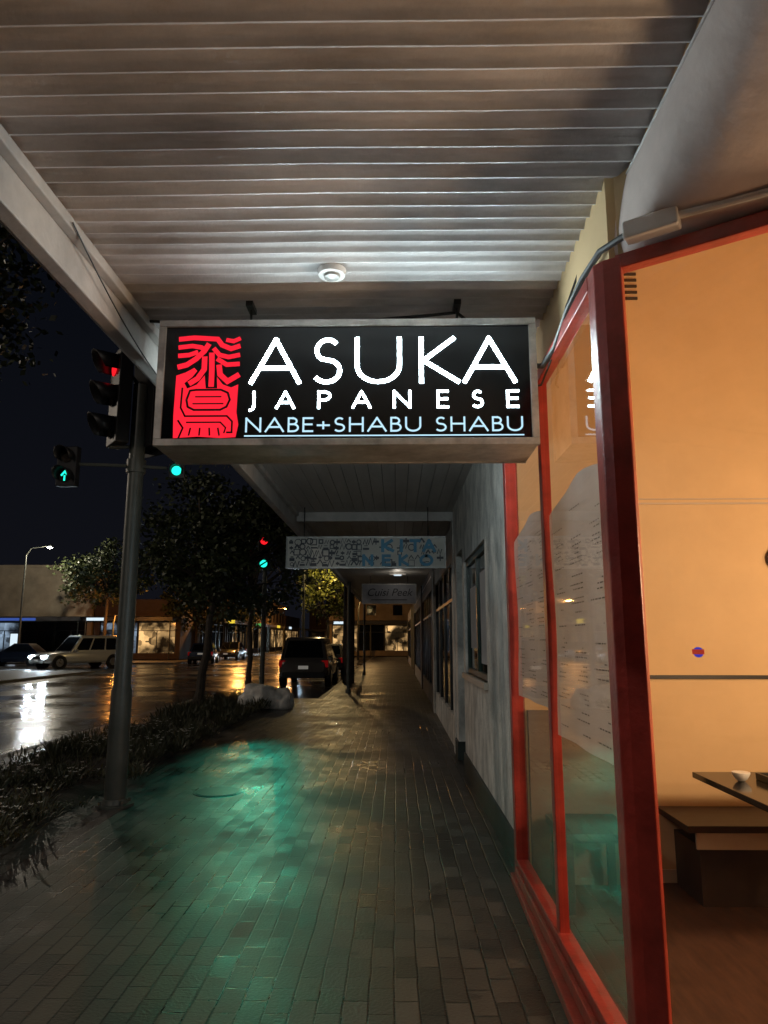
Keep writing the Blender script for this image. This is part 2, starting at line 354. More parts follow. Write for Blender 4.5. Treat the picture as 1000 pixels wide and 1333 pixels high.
g=MB('kerb'); g.box(-5.55,-5.402,-6,20,-.15,.004); g.box(-5.40,-2.15,19.852,20,-.15,.004); g.box(-2.15,-2.002,19.852,66,-.15,.004); g.make('kerb',kind='structure',bevel=.02,label='pale concrete kerb along the road',category='kerb')
g=MB('kerb'); g.box(-60,-15.5,50.0,54.9,-.15,0); g.box(-16.9,-15.5,54.9,160,-.15,0); g.box(-60,-15.5,20,37,-.15,0); g.make('far_pavement',kind='structure',label='concrete footpath across the road',category='pavement')
g=MB('roadpaint')
for y in range(-6,130,6): g.box(-10.56,-10.44,y,y+3,-.125,-.116)
g.box(-15.5,-5.6,36.2,36.6,-.125,-.116); g.box(-15.5,-5.6,33.2,33.5,-.125,-.116)
g.make('road_marking',kind='structure',label='worn white painted lines on the wet road',category='road marking')
mc=root('service_cover',(-1.9,7.9,.0),label='round iron service cover set in the paving',category='manhole cover')
g=MB('blackpaint'); g.cyl((-1.9,7.9,.0),(-1.9,7.9,.004),.26,.26,32); g.make('rim',mc)
g=MB('housing'); g.cyl((-1.9,7.9,.004),(-1.9,7.9,.007),.23,.23,32); g.make('lid',mc)

# ---------------------------------------------------------------- garden bed
g=MB('soil')
random.seed(3); nx,ny=8,60; vs=[]
for j in range(ny+1):
    for i in range(nx+1):
        e=min(i,nx-i,1); ee=min(j,ny-j,1)
        vs.append((-4.85+1.75*i/nx+random.uniform(-.03,.03), 4+15.3*j/ny, 0.004+(0.03+random.uniform(0,.05))*min(e,ee)))
g.add(vs,[(j*(nx+1)+i,j*(nx+1)+i+1,(j+1)*(nx+1)+i+1,(j+1)*(nx+1)+i) for j in range(ny) for i in range(nx)])
g.make('garden_bed',kind='structure',smooth=True,label='dark soil garden bed between footpath and road',category='garden bed')
g=MB('shrub'); fl=MB('petal')
random.seed(5)
for k in range(520):
    cx=random.uniform(-4.75,-3.0); cy=random.uniform(4,19.2); hh=random.uniform(.07,.22)+(.08 if cy>9 else 0)
    if random.random()<.10: continue
    for q in range(44):
        a=random.uniform(0,6.283); l=random.uniform(.3,1)*hh; rr=random.uniform(.05,.27)
        p=Vector((cx+math.cos(a)*rr*.6,cy+math.sin(a)*rr*.6,.03+l*random.uniform(0,.7)))
        t=p+Vector((math.cos(a)*rr*.4,math.sin(a)*rr*.4,l*.6)); s=Vector((-math.sin(a),math.cos(a),0))*random.uniform(.006,.014)
        m=(p+t)/2+Vector((0,0,.015))
        g.add([p,m+s,t,m-s],[(0,1,2,3)])
    if cy<13 and random.random()<.34 and cx<-3.15:
        for q in range(random.randint(3,11)):
            p=Vector((cx+random.gauss(0,.10),cy+random.gauss(0,.10),hh+random.uniform(-.04,.06))); r=random.uniform(.012,.020)
            for d in range(5):
                a=d*1.256; fl.add([p,p+Vector((math.cos(a-.4)*r,math.sin(a-.4)*r,.006)),p+Vector((math.cos(a)*r*1.7,math.sin(a)*r*1.7,.01)),p+Vector((math.cos(a+.4)*r,math.sin(a+.4)*r,.006))],[(0,1,2,3)])
g.make('low_shrub_planting',kind='stuff',label='low leafy ground cover in the garden bed',category='shrubs')
fl.make('white_flowers',kind='stuff',label='small white flowers among the ground cover',category='flowers')

# ---------------------------------------------------------------- canopy (verandah)
H=3.52
can=root('verandah_canopy',(-.28,4.7,H),label='cream painted corrugated iron verandah roof over footpath',category='verandah')
g=MB('tin'); pitch=.096; nsub=14; vs=[]; Y0,Y1=-1.6,4.75; n=int((Y1-Y0)/pitch*nsub)
for i in range(n+1):
    y=Y0+(Y1-Y0)*i/n; ph=(y/pitch)*2*math.pi
    z=H+.017*math.sin(ph)+.005*math.sin(2*ph+.5)
    for x in (-1.52,-.9,-.3,.3,.965): vs.append((x,y,z+.003*math.sin(x*7+y*1.3)))
g.add(vs,[(i*5+k,(i+1)*5+k,(i+1)*5+k+1,i*5+k+1) for i in range(n) for k in range(4)])
g.make('corrugated_soffit',can,smooth=True)
g=MB('board')
x=-1.52
while x<.94:
    g.box(x,min(x+.145,.965),4.75,16.4,H-.02,H+.01); x+=.152
g.make('board_soffit',can)
g=MB('board')
for k in range(28):
    g.box(-1.52,.965,16.45+k*.62,16.45+k*.62+.612,H-.16,H-.13)
g.box(-1.52,.965,16.40,16.45,H-.2,H+.01)
g.make('board_soffit',can)
g=MB('fascia'); g.box(-1.60,-1.522,-1.6,34,3.27,3.64); g.box(-1.64,-1.602,-1.6,34,3.30,3.60); g.box(-1.521,-1.47,-1.6,34,3.44,3.498)
g.make('fascia_board',can,bevel=.006)
g=MB('fascia'); g.box(-1.50,.95,4.72,4.80,3.38,3.50); g.make('cross_beam',can)
g=MB('fascia'); g.box(-1.50,.95,10.55,10.63,3.36,3.498); g.make('cross_beam',can)
g=MB('roof'); g.box(-1.66,.99,-1.6,34,3.645,3.67); g.make('roof_sheet',can)
g=MB('roof'); g.tube([(-1.70,-1.6,3.56),(-1.70,34,3.56)],.06,10); g.make('gutter',can,smooth=True)

HD=3.11
cov=MB('plaster')
top=[(.965,34.0),(.965,5.15),(.965,4.45),(.965,3.9),(.965,3.4),(.965,3.0),(.965,2.65),(.965,2.35),(.965,2.05),(.965,1.7),(.965,1.3),(.965,.75),(.965,0),(.965,-1.6)]
bot=[(.87,34.0),(.87,5.15),(.87,4.55),(.87,4.1),(.872,3.7),(.876,3.35),(.885,3.05),(.90,2.82),(.935,2.69),(1.0,2.625),(1.22,2.47),(1.75,2.12),(2.5,1.62),(3.6,.9)]
K=18; vs=[]
for (tx,ty),(bx,by) in zip(top,bot):
    for k in range(K+1):
        t=k/K; zz=3.505-(3.505-HD)*(t**1.25)
        vs.append((tx+(bx-tx)*t,ty+(by-ty)*t,zz))
cov.add(vs,[(j*(K+1)+k,j*(K+1)+k+1,(j+1)*(K+1)+k+1,(j+1)*(K+1)+k) for j in range(len(top)-1) for k in range(K)])
o=cov.make('plaster_cove',can); o.data.polygons.foreach_set('use_smooth',[True]*len(o.data.polygons))
g=MB('pvc'); g.tube([(.960,-1.6,3.495),(.960,5.1,3.495)],.005,8); g.make('edge_bead',can,smooth=True)

r_=root('ceiling_light_fitting',(-.33,3.42,3.5),label='small round white fitting on the corrugated soffit',category='ceiling fitting')
g=MB('pvc'); g.cyl((-.33,3.42,3.505),(-.33,3.42,3.475),.075,.07,20); g.make('base',r_,smooth=True)
g=MB('alu'); g.tube([(-.33,3.42,3.475),(-.33,3.42,3.462),(-.33,3.42,3.452)],[.045,.04,.015],16); g.make('lens',r_,smooth=True)
bl=root('batten_light',(.05,18.8,3.24),label='small lit batten light under the further verandah',category='light')
g=MB('wht_sgn'); g.box(-.05,.15,18.78,18.84,3.26,3.29); g.make('tube',bl)
g=MB('pvc'); g.box(-.17,.27,18.76,18.86,3.29,3.35); g.make('housing',bl)
lamp('POINT','bulb',(.05,18.8,3.2),4,(1,.9,.75),bl,.1)

# ---------------------------------------------------------------- main sign
SX0,SX1,SZ0,SZ1,SY0,SY1=-1.28,.755,2.61,3.31,3.60,4.0
sg=root('hanging_lightbox_sign',(-.26,3.8,SZ0),label='illuminated black lightbox sign hanging under the verandah',category='sign')
g=MB('alu'); fr=.034
g.box(SX0,SX1,SY0+.02,SY1-.02,SZ0,SZ0+.02); g.box(SX0,SX1,SY0+.02,SY1-.02,SZ1-.02,SZ1)
g.box(SX0,SX0+.02,SY0+.02,SY1-.02,SZ0+.02,SZ1-.02); g.box(SX1-.02,SX1,SY0+.02,SY1-.02,SZ0+.02,SZ1-.02)
g.make('case',sg)
for (a,b) in ((SY0-.008,SY0+.02),(SY1-.02,SY1+.008)):
    g=MB('alu')
    g.box(SX0-.004,SX1+.004,a,b,SZ0-.004,SZ0+fr); g.box(SX0-.004,SX1+.004,a,b,SZ1-fr,SZ1+.004)
    g.box(SX0-.004,SX0+fr,a,b,SZ0+fr,SZ1-fr); g.box(SX1-fr,SX1+.004,a,b,SZ0+fr,SZ1-fr)
    g.make('frame',sg,bevel=.003)
g=MB('black'); g.box(SX0+fr,SX1-fr,SY0+.006,SY0+.016,SZ0+fr,SZ1-fr); g.make('panel',sg)
g=MB('black'); g.box(SX0+fr,SX1-fr,SY1-.016,SY1-.006,SZ0+fr,SZ1-fr); g.make('panel',sg)
PX=lambda u:-1.28+(u-207)*.00416
PZ=lambda v:3.28-(v-423)*.00432
def sign_face(front):
    if front: put=lambda x,z,l:(x,SY0+.003-l,z)
    else: put=lambda x,z,l:(-.52-x,SY1-.003+l,z)
    for ch,a,b in (('A',326,393),('S',406,447),('U',463,523),('K',546,598),('A',602,671)):
        g=MB('white_em'); glyph(g,ch,PX(a),PX(b),PZ(500),PZ(439)-PZ(500),.0215,put); g.make('letter',sg)
    for ch,a,b in (('J',326,335),('A',361,386),('P',415,433),('A',459,484),('N',512,535),('E',568,583),('S',612,628),('E',657,673)):
        g=MB('white_em2'); glyph(g,ch,PX(a),PX(b),PZ(532),PZ(509)-PZ(532),.0125,put); g.make('letter',sg)
    s='NABE+SHABU SHABU'; sp=.16
    tot=sum(G[c][0]+sp for c in s)-sp; x=PX(323); sc=(PX(677)-PX(323))/tot
    for c in s:
        w=G[c][0]*sc
        if c!=' ':
            g=MB('blue_em'); glyph(g,c,x,x+w,PZ(562),PZ(543)-PZ(562),.0100,put); g.make('letter',sg)
        x+=w+sp*sc
    g=MB('blue_em'); stroke(g,[(PX(322),PZ(566.5)),(PX(678),PZ(566.5))],.007,put); g.make('underline',sg)
    g=MB('red_em')
    def rs(pts,w=8.5): stroke(g,[(PX(u),PZ(v)) for u,v in pts],w*.0042,put,random.random()*.0012)
    def pl(pts,l=0): g.add([put(PX(u),PZ(v),l) for u,v in pts],[tuple(range(len(pts)))])
    rs([(232,440),(252,438),(283,440),(289,448),(301,453),(313,449)],6.5)
    rs([(294,441),(304,443),(313,439)],5.5)
    rs([(232,451),(250,449),(262,451),(268,456)],6); rs([(232,462),(246,461),(258,457)],6)
    rs([(232,477),(244,474),(256,466),(266,456),(272,446)],7)
    rs([(278,452),(286,461),(298,464),(313,461)],6); rs([(283,466),(296,474),(313,473)],6)
    rs([(267,463),(267,480),(259,492),(248,499)],7)
    rs([(276,458),(277,480),(277,503)],7)
    rs([(286,474),(288,487),(298,496),(313,487)],7)
    pl([(231,488),(243,484),(254,478),(258,482),(252,490),(242,498),(246,505),(258,500),(268,488),(270,505),(285,505),(284,490),(292,500),(303,504),(312,500),(311,536),(314,552),(311,568),(291,569),(262,567),(231,569),(230,540)],.0002)
    g.make('emblem',sg)
    k=MB('black')
    def bs(pts,w=.012): stroke(k,[(PX(u),PZ(v)) for u,v in pts],w*.9,lambda x,z,l:put(x,z,.002+l),random.random()*.001)
    bs([(250,508),(258,507),(290,507),(299,511),(302,520),(298,529),(290,533),(256,533),(248,529),(246,520),(250,508)],.013)
    bs([(257,516),(291,516)],.008); bs([(254,525),(294,525)],.008)
    bs([(240,504),(239,530),(245,541),(299,541),(306,548),(306,562),(299,562)],.011)
    bs([(247,549),(291,549),(298,556),(296,563)],.009)
    bs([(236,546),(243,556),(238,569)],.011)
    for u in (253,265,277,288): bs([(u,556),(u+(u-270)*.12,566)],.010)
    k.make('emblem_line_pattern',sg)
random.seed(11)
sign_face(True); sign_face(False)
for hx in (-.83,.355):
    g=MB('blackpaint'); g.cyl((hx,3.8,SZ1),(hx,3.8,H-.01),.008,n=8); g.box(hx-.012,hx+.012,3.785,3.815,SZ1,SZ1+.04); g.box(hx-.02,hx+.02,3.74,3.86,H-.05,H-.02)
    g.make('hanger_rod',sg)
g=MB('cable')
def sag(a,b,s,n=14): return [tuple(Vector(a).lerp(Vector(b),i/n)-Vector((0,0,s*4*(i/n)*(1-i/n)))) for i in range(n+1)]
g.tube(sag((-1.50,3.95,3.48),(.35,3.85,3.47),.04)+sag((.36,3.85,3.47),(.72,3.95,3.33),.03),.009,6)
g.make('power_cable',label='black power cable draped behind the lightbox sign',category='cable')
g=MB('cable')
g.tube([(.77,3.75,3.10),(.79,3.6,3.04),(.81,3.4,3.06),(.82,3.15,3.14),(.84,2.95,3.19),(.86,2.74,3.20),(.92,2.58,3.18)],.014,8)
g.make('power_cable.001',smooth=True,label='black cable looping from junction box to sign',category='cable')
g=MB('cable')
g.tube([(.76,3.82,3.0),(.80,3.7,2.97),(.82,3.5,3.05),(.85,3.3,3.22),(.93,3.15,3.46)],.006,6)
g.make('power_cable.002',smooth=True,label='thin black wire from soffit edge to sign',category='cable')
g=MB('cable')
g.tube(sag((-1.46,2.9,3.46),(-1.55,5.2,3.30),.12),.004,6)
g.make('power_cable.003',smooth=True,label='thin dark wire slung beside the fascia board',category='cable')
jb=root('junction_box',(1.0,2.5,3.12),label='white plastic junction box with conduit above window head',category='junction box')
g=MB('pvc'); g.beam((.90,2.55),(1.07,2.435),.032,3.125,3.200); g.make('box',jb,bevel=.008)
g=MB('pvc'); g.tube([(1.07,2.435,3.17),(1.3,2.28,3.15),(1.6,2.08,3.13),(2.6,1.42,3.14)],.015,10); g.make('conduit',jb,smooth=True)

# ---------------------------------------------------------------- shop front
sh=root('restaurant_shopfront',(1.5,3.5,0),label='red framed glazed corner shopfront with warm lit interior',category='shop')
GX=.84
g=MB('redpaint'); g.box(.80,.89,5.06,5.15,.0,HD); g.make('frame_post',sh,bevel=.004)
g=MB('redpaint'); g.box(.815,.865,3.86,3.93,.15,HD-.07); g.make('mullion',sh,bevel=.004)
g=MB('redpaint'); g.prism([(.812,2.78),(.812,2.69),(.84,2.65),(.90,2.612),(.925,2.655),(.875,2.78)],.0,HD); g.make('corner_post',sh,bevel=.006)
g=MB('redpaint'); g.box(.81,.87,2.78,5.06,HD-.07,HD); g.make('head_rail',sh,bevel=.004)
g=MB('redpaint'); g.prism([(.71,2.70),(.81,2.70),(.81,5.15),(.77,5.15)],0,.05); g.box(.80,.88,2.78,5.06,.05,.155); g.prism([(.765,2.70),(.80,2.70),(.80,5.06),(.785,5.06)],.05,.11); g.make('bottom_rail',sh,bevel=.005)
g=MB('redpaint'); g.beam((.90,2.655),(3.6,.86),.03,HD-.05,HD+.01); g.make('splayed_window_head',sh,bevel=.004)
g=MB('redpaint'); g.beam((.90,2.655),(3.6,.86),.03,0,.12); g.make('splayed_window_sill',sh,bevel=.004)
g=MB('glass'); g.quad((GX,2.78,.155),(GX,3.86,.155),(GX,3.86,HD-.07),(GX,2.78,HD-.07)); g.make('glass_pane',sh)
g=MB('glass'); g.quad((GX,3.93,.155),(GX,5.06,.155),(GX,5.06,HD-.07),(GX,3.93,HD-.07)); g.make('glass_pane',sh)
g=MB('glass'); g.quad((.92,2.64,.12),(3.6,.86,.12),(3.6,.86,HD-.05),(.92,2.64,HD-.05)); g.make('glass_pane',sh)
g=MB('inwall'); g.box(.89,6,5.06,5.14,0,4.8); g.box(6,6.1,0,5.14,0,4.8); g.box(.89,6,2.6,5.14,4.8,4.9); g.box(2,6,0.5,2.6,4.8,4.9)
g.box(.89,.95,2.72,5.06,HD+.02,4.8); g.beam((.93,2.70),(3.65,.89),.03,HD+.02,4.8); g.box(3.6,6.1,.8,.9,0,4.8)
g.make('interior_wall',sh)
g=MB('infloor'); g.prism([(.89,5.05),(.89,2.7),(3.6,.9),(6,.9),(6,5.05)],-.02,.02); g.make('interior_floor',sh)
g=MB('dado'); g.box(.90,1.63,5.0,5.055,.02,1.12); g.make('dado_panel',sh)
g=MB('blackpaint'); g.box(1.64,6,5.045,5.059,1.33,1.355); g.box(1.64,1.675,5.04,5.059,.02,1.33); g.make('wall_trim',sh)
g=MB('cream'); g.box(1.2,6,5.05,5.059,2.56,2.572); g.box(1.2,6,5.05,5.059,2.595,2.603); g.make('picture_rail',sh)
g=MB('cream'); g.box(1.675,6,5.045,5.059,.02,.1); g.make('skirting_board',sh)
g=MB('darkwood')
for i in range(7): g.box(1.62,1.85,5.045,5.058,4.15+i*.05,4.17+i*.05)
g.make('air_vent',sh)
bn=root('bench_seat',(2.6,4.8,.02),label='built-in dark timber bench with cream apron by wall',category='bench')
g=MB('darkwood'); g.box(1.74,4.5,4.52,5.04,.46,.50); g.make('seat',bn,bevel=.004)
g=MB('cream'); g.box(1.80,4.5,4.55,4.57,.36,.458); g.make('apron',bn)
g=MB('darkwood'); g.box(1.84,4.5,4.62,5.02,.02,.36); g.make('base',bn)
tb=root('dining_table',(2.5,4.3,.02),label='dark glossy square dining table on pedestal',category='table')
g=MB('black'); g.box(1.88,2.9,3.78,4.75,.735,.77); g.make('table_top',tb,bevel=.004)
g=MB('blackpaint'); g.cyl((2.3,4.1,.04),(2.3,4.1,.735),.035); g.cyl((2.3,4.1,.021),(2.3,4.1,.04),.24,.22,24); g.make('pedestal',tb,smooth=True)
g=MB('white'); g.tube([(2.05,4.45,.772),(2.05,4.45,.785),(2.05,4.45,.81),(2.05,4.45,.822)],[.02,.035,.05,.052],16); g.make('small_bowl',smooth=True,label='small white ceramic bowl on the dark table',category='bowl')
g=MB('blackpaint'); g.box(2.16,2.6,4.15,4.5,.772,.785); g.box(2.16,2.6,4.15,4.165,.785,.81); g.box(2.16,2.6,4.485,4.5,.785,.81); g.box(2.16,2.175,4.165,4.485,.785,.81); g.box(2.585,2.6,4.165,4.485,.785,.81); g.make('serving_tray',label='black serving tray on the dark table',category='tray')
st=root('wooden_bench',(1.2,4.7,.02),label='plain grey timber bench behind the side window',category='bench')
g=MB('greywood'); g.box(.98,1.42,4.45,4.95,.42,.47); g.make('seat',st)
for (a,b) in ((1.0,4.48),(1.36,4.48),(1.0,4.88),(1.36,4.88)):
    g=MB('greywood'); g.box(a,a+.045,b,b+.045,.02,.42); g.make('leg',st)
wo_=root('wall_ornament',(2.76,5.045,2.06),label='round copper ring ornament on warm wall',category='ornament')
for rr_,yy_ in ((.085,5.045),(.06,5.038)):
    g=MB('darkwood'); g.tube([(2.72+rr_*math.cos(a*.3307),yy_,2.16+rr_*math.sin(a*.3307)) for a in range(20)],.008,6); g.make('ring',wo_,smooth=True)
for i,(lx,ly,en) in enumerate(((2.8,3.0,140),(4.4,3.2,70),(3.0,1.85,66))):  # out of view and hung low; the third added to light cove and soffit
    p=root('unseen_pendant_lamp',(lx,ly,1.9),label='unseen warm pendant lamp hung low to light room and soffit',category='lamp',group='pendant lamps in the restaurant')
    g=MB('cable'); g.cyl((lx,ly,2.15),(lx,ly,4.8),.006,n=6); g.make('cord',p)
    g=MB('cream'); g.tube([(lx,ly,2.15),(lx,ly,2.13),(lx,ly,2.10)],[.03,.05,.055],20); g.make('lamp_cap',p,smooth=True)
    lamp('POINT','bulb',(lx,ly,1.98),en,(1.0,.66,.37),p,.16)
def menu(name,y0,y1,z0,z1,seed,lab):
    random.seed(seed)
    rt=root(name,(GX+.01,(y0+y1)/2,z0),label=lab,category='menu poster')
    g=MB('paper'); n=10; vs=[]
    for j in range(n+1):
        for i in range(n+1):
            y=y0+(y1-y0)*i/n; z=z0+(z1-z0)*j/n
            if j==n: z+=.05*math.sin(i/n*math.pi*1.3)-.02
            vs.append((GX+.012+.007*math.sin(i*1.1+j*.7),y,z))
    g.add(vs,[(j*(n+1)+i,j*(n+1)+i+1,(j+1)*(n+1)+i+1,(j+1)*(n+1)+i) for j in range(n) for i in range(n)])
    g.make('sheet',rt,smooth=True)
    k=MB('ink'); z=z1-.12; cols=3; cw=(y1-y0)/cols
    while z>z0+.05:
        for c in range(cols):
            if random.random()<.22: continue
            y=y0+cw*c+.05+random.choice((0,0,.05)); end=y0+cw*(c+1)-.06-random.uniform(0,.2)
            while y<end:
                w=random.uniform(.012,.045); k.quad((GX+.0015,y,z),(GX+.0015,min(y+w,end),z),(GX+.0015,min(y+w,end),z+.006),(GX+.0015,y,z+.006)); y+=w+.012
        z-=random.choice((.02,.02,.022,.06,.022,.035))
    k.make('printed_line_pattern',rt)
menu('menu_poster',2.80,3.85,1.11,2.33,1,'large pale laminated menu sheet taped inside window')
menu('menu_poster.001',3.98,5.03,1.22,2.34,2,'pale menu sheet taped inside second window')
D=Vector((2.68,-1.78,0)).normalized(); P0=Vector((.92,2.64,0)); Nn=Vector((D.y,-D.x,0))
if Nn.y>0: Nn=-Nn
def onglass(t,z,off): q=P0+D*t+Nn*off; return (q.x,q.y,z)
stk=root('glowing_window_sticker',onglass(.235,1.53,.005),label='small self-glowing red oval sticker with blue border on glass',category='sticker')
g=MB('sticker_blue'); g.add([onglass(.170+.018*math.cos(a*.2618),1.555+.018*math.sin(a*.2618),.004) for a in range(24)],[tuple(range(24))]); g.make('border',stk)
g=MB('sticker_red'); g.quad(onglass(.150,1.548,.006),onglass(.190,1.548,.006),onglass(.190,1.565,.006),onglass(.150,1.565,.006)); g.make('band',stk)

# ---------------------------------------------------------------- neighbouring wall with window and door
bw=root('stucco_building',(2,7.6,0),label='white rough stucco shop wall with dark plinth',category='building')
g=MB('stucco')
X0,X1=.85,1.15
g.box(X0,X1,5.152,6.75,.24,3.5); g.box(X0,X1,6.75,8.85,.24,1.2); g.box(X0,X1,6.75,8.85,2.55,3.5); g.box(X0,X1,8.85,9.05,.24,3.5); g.box(X0,X1,9.05,9.95,2.75,3.5); g.box(X0,X1,9.95,10.35,.24,3.5)
g.make('wall',bw)
g=MB('plinth'); g.box(.83,X1,5.152,9.05,0,.24); g.box(.83,X1,9.95,10.35,0,.24); g.make('plinth',bw)
wn=MB('greenpaint'); wn.box(.88,.93,6.75,8.85,1.2,1.26); wn.box(.88,.93,6.75,8.85,2.48,2.55); wn.box(.88,.93,6.75,6.82,1.26,2.48); wn.box(.88,.93,8.78,8.85,1.26,2.48); wn.box(.88,.93,7.76,7.82,1.26,2.48); wn.make('window_frame',bw)
g=MB('cream'); g.box(.81,.90,6.70,8.9,1.14,1.2); g.make('window_sill',bw)
g=MB('dglass'); g.quad((.905,6.82,1.26),(.905,8.78,1.26),(.905,8.78,2.48),(.905,6.82,2.48)); g.make('window_glass',bw)
g=MB('paper'); g.quad((.90,7.0,1.35),(.90,7.6,1.35),(.90,7.6,2.3),(.90,7.0,2.3)); g.make('window_poster',bw)
g=MB('paper'); g.quad((.90,7.95,1.5),(.90,8.6,1.5),(.90,8.6,2.2),(.90,7.95,2.2)); g.make('window_poster',bw)
g=MB('greenpaint'); g.box(.96,1.0,9.05,9.95,0,2.75); g.make('door',bw)
g=MB('rim'); g.cyl((.94,9.15,1.0),(.94,9.15,1.2),.012); g.make('door_handle',bw)
g=MB('ground'); g.box(1.16,1.2,5.2,10.4,0,3.5); g.make('back_wall',bw)

def far_shop(y0,y1,tone,glow,lab):
    b=root('shop_building',(1,(y0+y1)/2,0),label=lab,category='building')
    g=MB(tone); g.box(.84,1.1,y0,y0+.35,0,3.36); g.box(.84,1.1,y1-.3,y1-.01,0,3.36); g.box(.88,1.1,y0+.35,y1-.3,2.8,3.36); g.box(.88,1.1,y0+.35,y1-.3,0,.45); g.box(1.6,1.7,y0,y1,0,3.36); g.make('wall',b)
    g=MB('blackpaint'); n=max(2,int((y1-y0)/1.4))
    for i in range(n+1):
        y=y0+.35+(y1-y0-.65)*i/n; g.box(.90,.95,y-.03,y+.03,.45,2.8)
    g.box(.902,.948,y0+.35,y1-.3,2.2,2.25)
    g.make('window_frame',b)
    g=MB('dglass'); g.quad((.93,y0+.35,.45),(.93,y1-.3,.45),(.93,y1-.3,2.8),(.93,y0+.35,2.8)); g.make('window_glass',b)
    if glow:
        g=MB(glow); g.quad((1.55,y0+.8,1.2),(1.55,y1-.8,1.2),(1.55,y1-.8,2.2),(1.55,y0+.8,2.2)); g.make('lit_display',b)
far_shop(10.36,16.4,'stucco',None,'white painted shopfront with dark glazing')
far_shop(16.5,24,'bwall2','litcool','dark brick shopfront with faintly lit glazing')
far_shop(24.1,34,'bwall','litwin','cream shopfront with warm lit glazing')
far_shop(40,52,'bwall','litwin','cream rendered shopfront at the street corner')

def panel_sign(name,x0,x1,y,z0,z1,mat,lab):
    r=root(name,((x0+x1)/2,y,z0),label=lab,category='sign')
    g=MB('alu'); g.box(x0,x1,y,y+.12,z0,z0+.02); g.box(x0,x1,y,y+.12,z1-.02,z1); g.box(x0,x0+.02,y,y+.12,z0+.02,z1-.02); g.box(x1-.02,x1,y,y+.12,z0+.02,z1-.02); g.make('frame',r)
    g=MB(mat); g.box(x0+.02,x1-.02,y+.01,y+.11,z0+.02,z1-.02); g.make('panel',r)
    for hx in (x0+.25,x1-.25):
        g=MB('blackpaint'); g.cyl((hx,y+.06,z1),(hx,y+.06,H-.02),.008,n=8); g.make('hanger_rod',r)
    return r
ks=panel_sign('hanging_panel_sign',-1.58,.72,10.1,2.60,3.06,'signpanel','pale hanging sign with blue letters and dense doodle print')
put=lambda x,z,l:(x,10.104-l,z)
random.seed(31)
g=MB('doodleink'); cx=-1.50
while cx<.64:
    cz=2.67
    while cz<3.0:
        if not (cx>-.5 and random.random()<.55):
            s=random.uniform(.024,.048); k=random.randint(0,5); x=cx+random.uniform(-.016,.016); z=cz+random.uniform(-.014,.014); w=random.uniform(.009,.02)
            lay=.0002+random.random()*.0006
            if k==0: stroke(g,[(x+s*math.cos(a*.63),z+s*math.sin(a*.63)) for a in range(11)],w,put,lay)
            elif k==1: stroke(g,[(x-s,z-s),(x-s,z+s),(x+s,z+s),(x+s,z-s),(x-s,z-s)],w,put,lay)
            elif k==2: stroke(g,[(x-s,z-s),(x-s*.3,z+s),(x+s*.3,z-s),(x+s,z+s)],w,put,lay)
            elif k==3: stroke(g,[(x-s,z),(x+s,z)],w*2,put,lay); stroke(g,[(x,z-s),(x,z+s)],w,put,lay+.0002)
            elif k==4: stroke(g,[(x-s,z-s*.5),(x,z+s),(x+s,z-s*.5)],w*1.4,put,lay)
            else: stroke(g,[(x-s,z-s*.3),(x+s,z-s*.3)],w*2.6,put,lay); stroke(g,[(x-s*.6,z+s*.7),(x+s*.6,z+s*.7)],w,put,lay)
        cz+=.078
    cx+=.082
g.make('doodle_pattern',ks)
put=lambda x,z,l:(x,10.100-l,z)
for ch,a,b in (('K',-.21,-.02),('I',.06,.12),('T',.20,.36),('A',.38,.58)):
    g=MB('blueink'); glyph(g,ch,a,b,2.83,.19,.045,put); g.make('letter',ks)
for ch,a,b in (('N',-.48,-.32),('E',-.20,-.07),('K',.04,.19),('O',.34,.54)):
    g=MB('blueink'); glyph(g,ch,a,b,2.63,.17,.042,put); g.make('letter',ks)
cs=panel_sign('hanging_panel_sign.001',-.96,.58,20,2.58,3.14,'palepanel','grey hanging sign with dark script lettering')
tc=bpy.data.curves.new('lettering','FONT'); tc.body='Cuisi Peek'; tc.size=.30; tc.align_x='CENTER'; tc.shear=.3; tc.extrude=.002
to=bpy.data.objects.new('lettering',tc); C.objects.link(to); to.location=(-.19,20.0,2.80); to.rotation_euler=(math.pi/2,0,0)
bpy.context.view_layer.update(); me=bpy.data.meshes.new_from_object(to.evaluated_get(bpy.context.evaluated_depsgraph_get()))
me.transform(to.matrix_world); bpy.data.objects.remove(to)
me.materials.clear(); me.materials.append(M['darkink']); o=bpy.data.objects.new('lettering',me); C.objects.link(o); o.parent=cs; o.matrix_parent_inverse=Matrix.Translation(-ORG[cs.name])
g=MB('darkink'); g.box(-.7,.32,19.995,20.004,2.68,2.70); g.make('underline',cs)

g=MB('bark'); g.tube([(-1.78,27,0),(-1.77,27,3.3),(-1.75,27,9)],[.23,.21,.17],18); g.make('timber_power_pole',smooth=True,label='thick dark round timber pole at the kerb',category='pole')
for yy in (22,33):
    g=MB('pole'); g.tube([(-1.45,yy,0),(-1.45,yy,.12),(-1.45,yy,.121),(-1.45,yy,3.4)],[.08,.08,.05,.05],12); g.make('verandah_post',smooth=True,label='slim painted post supporting the verandah',category='post',group='verandah posts')

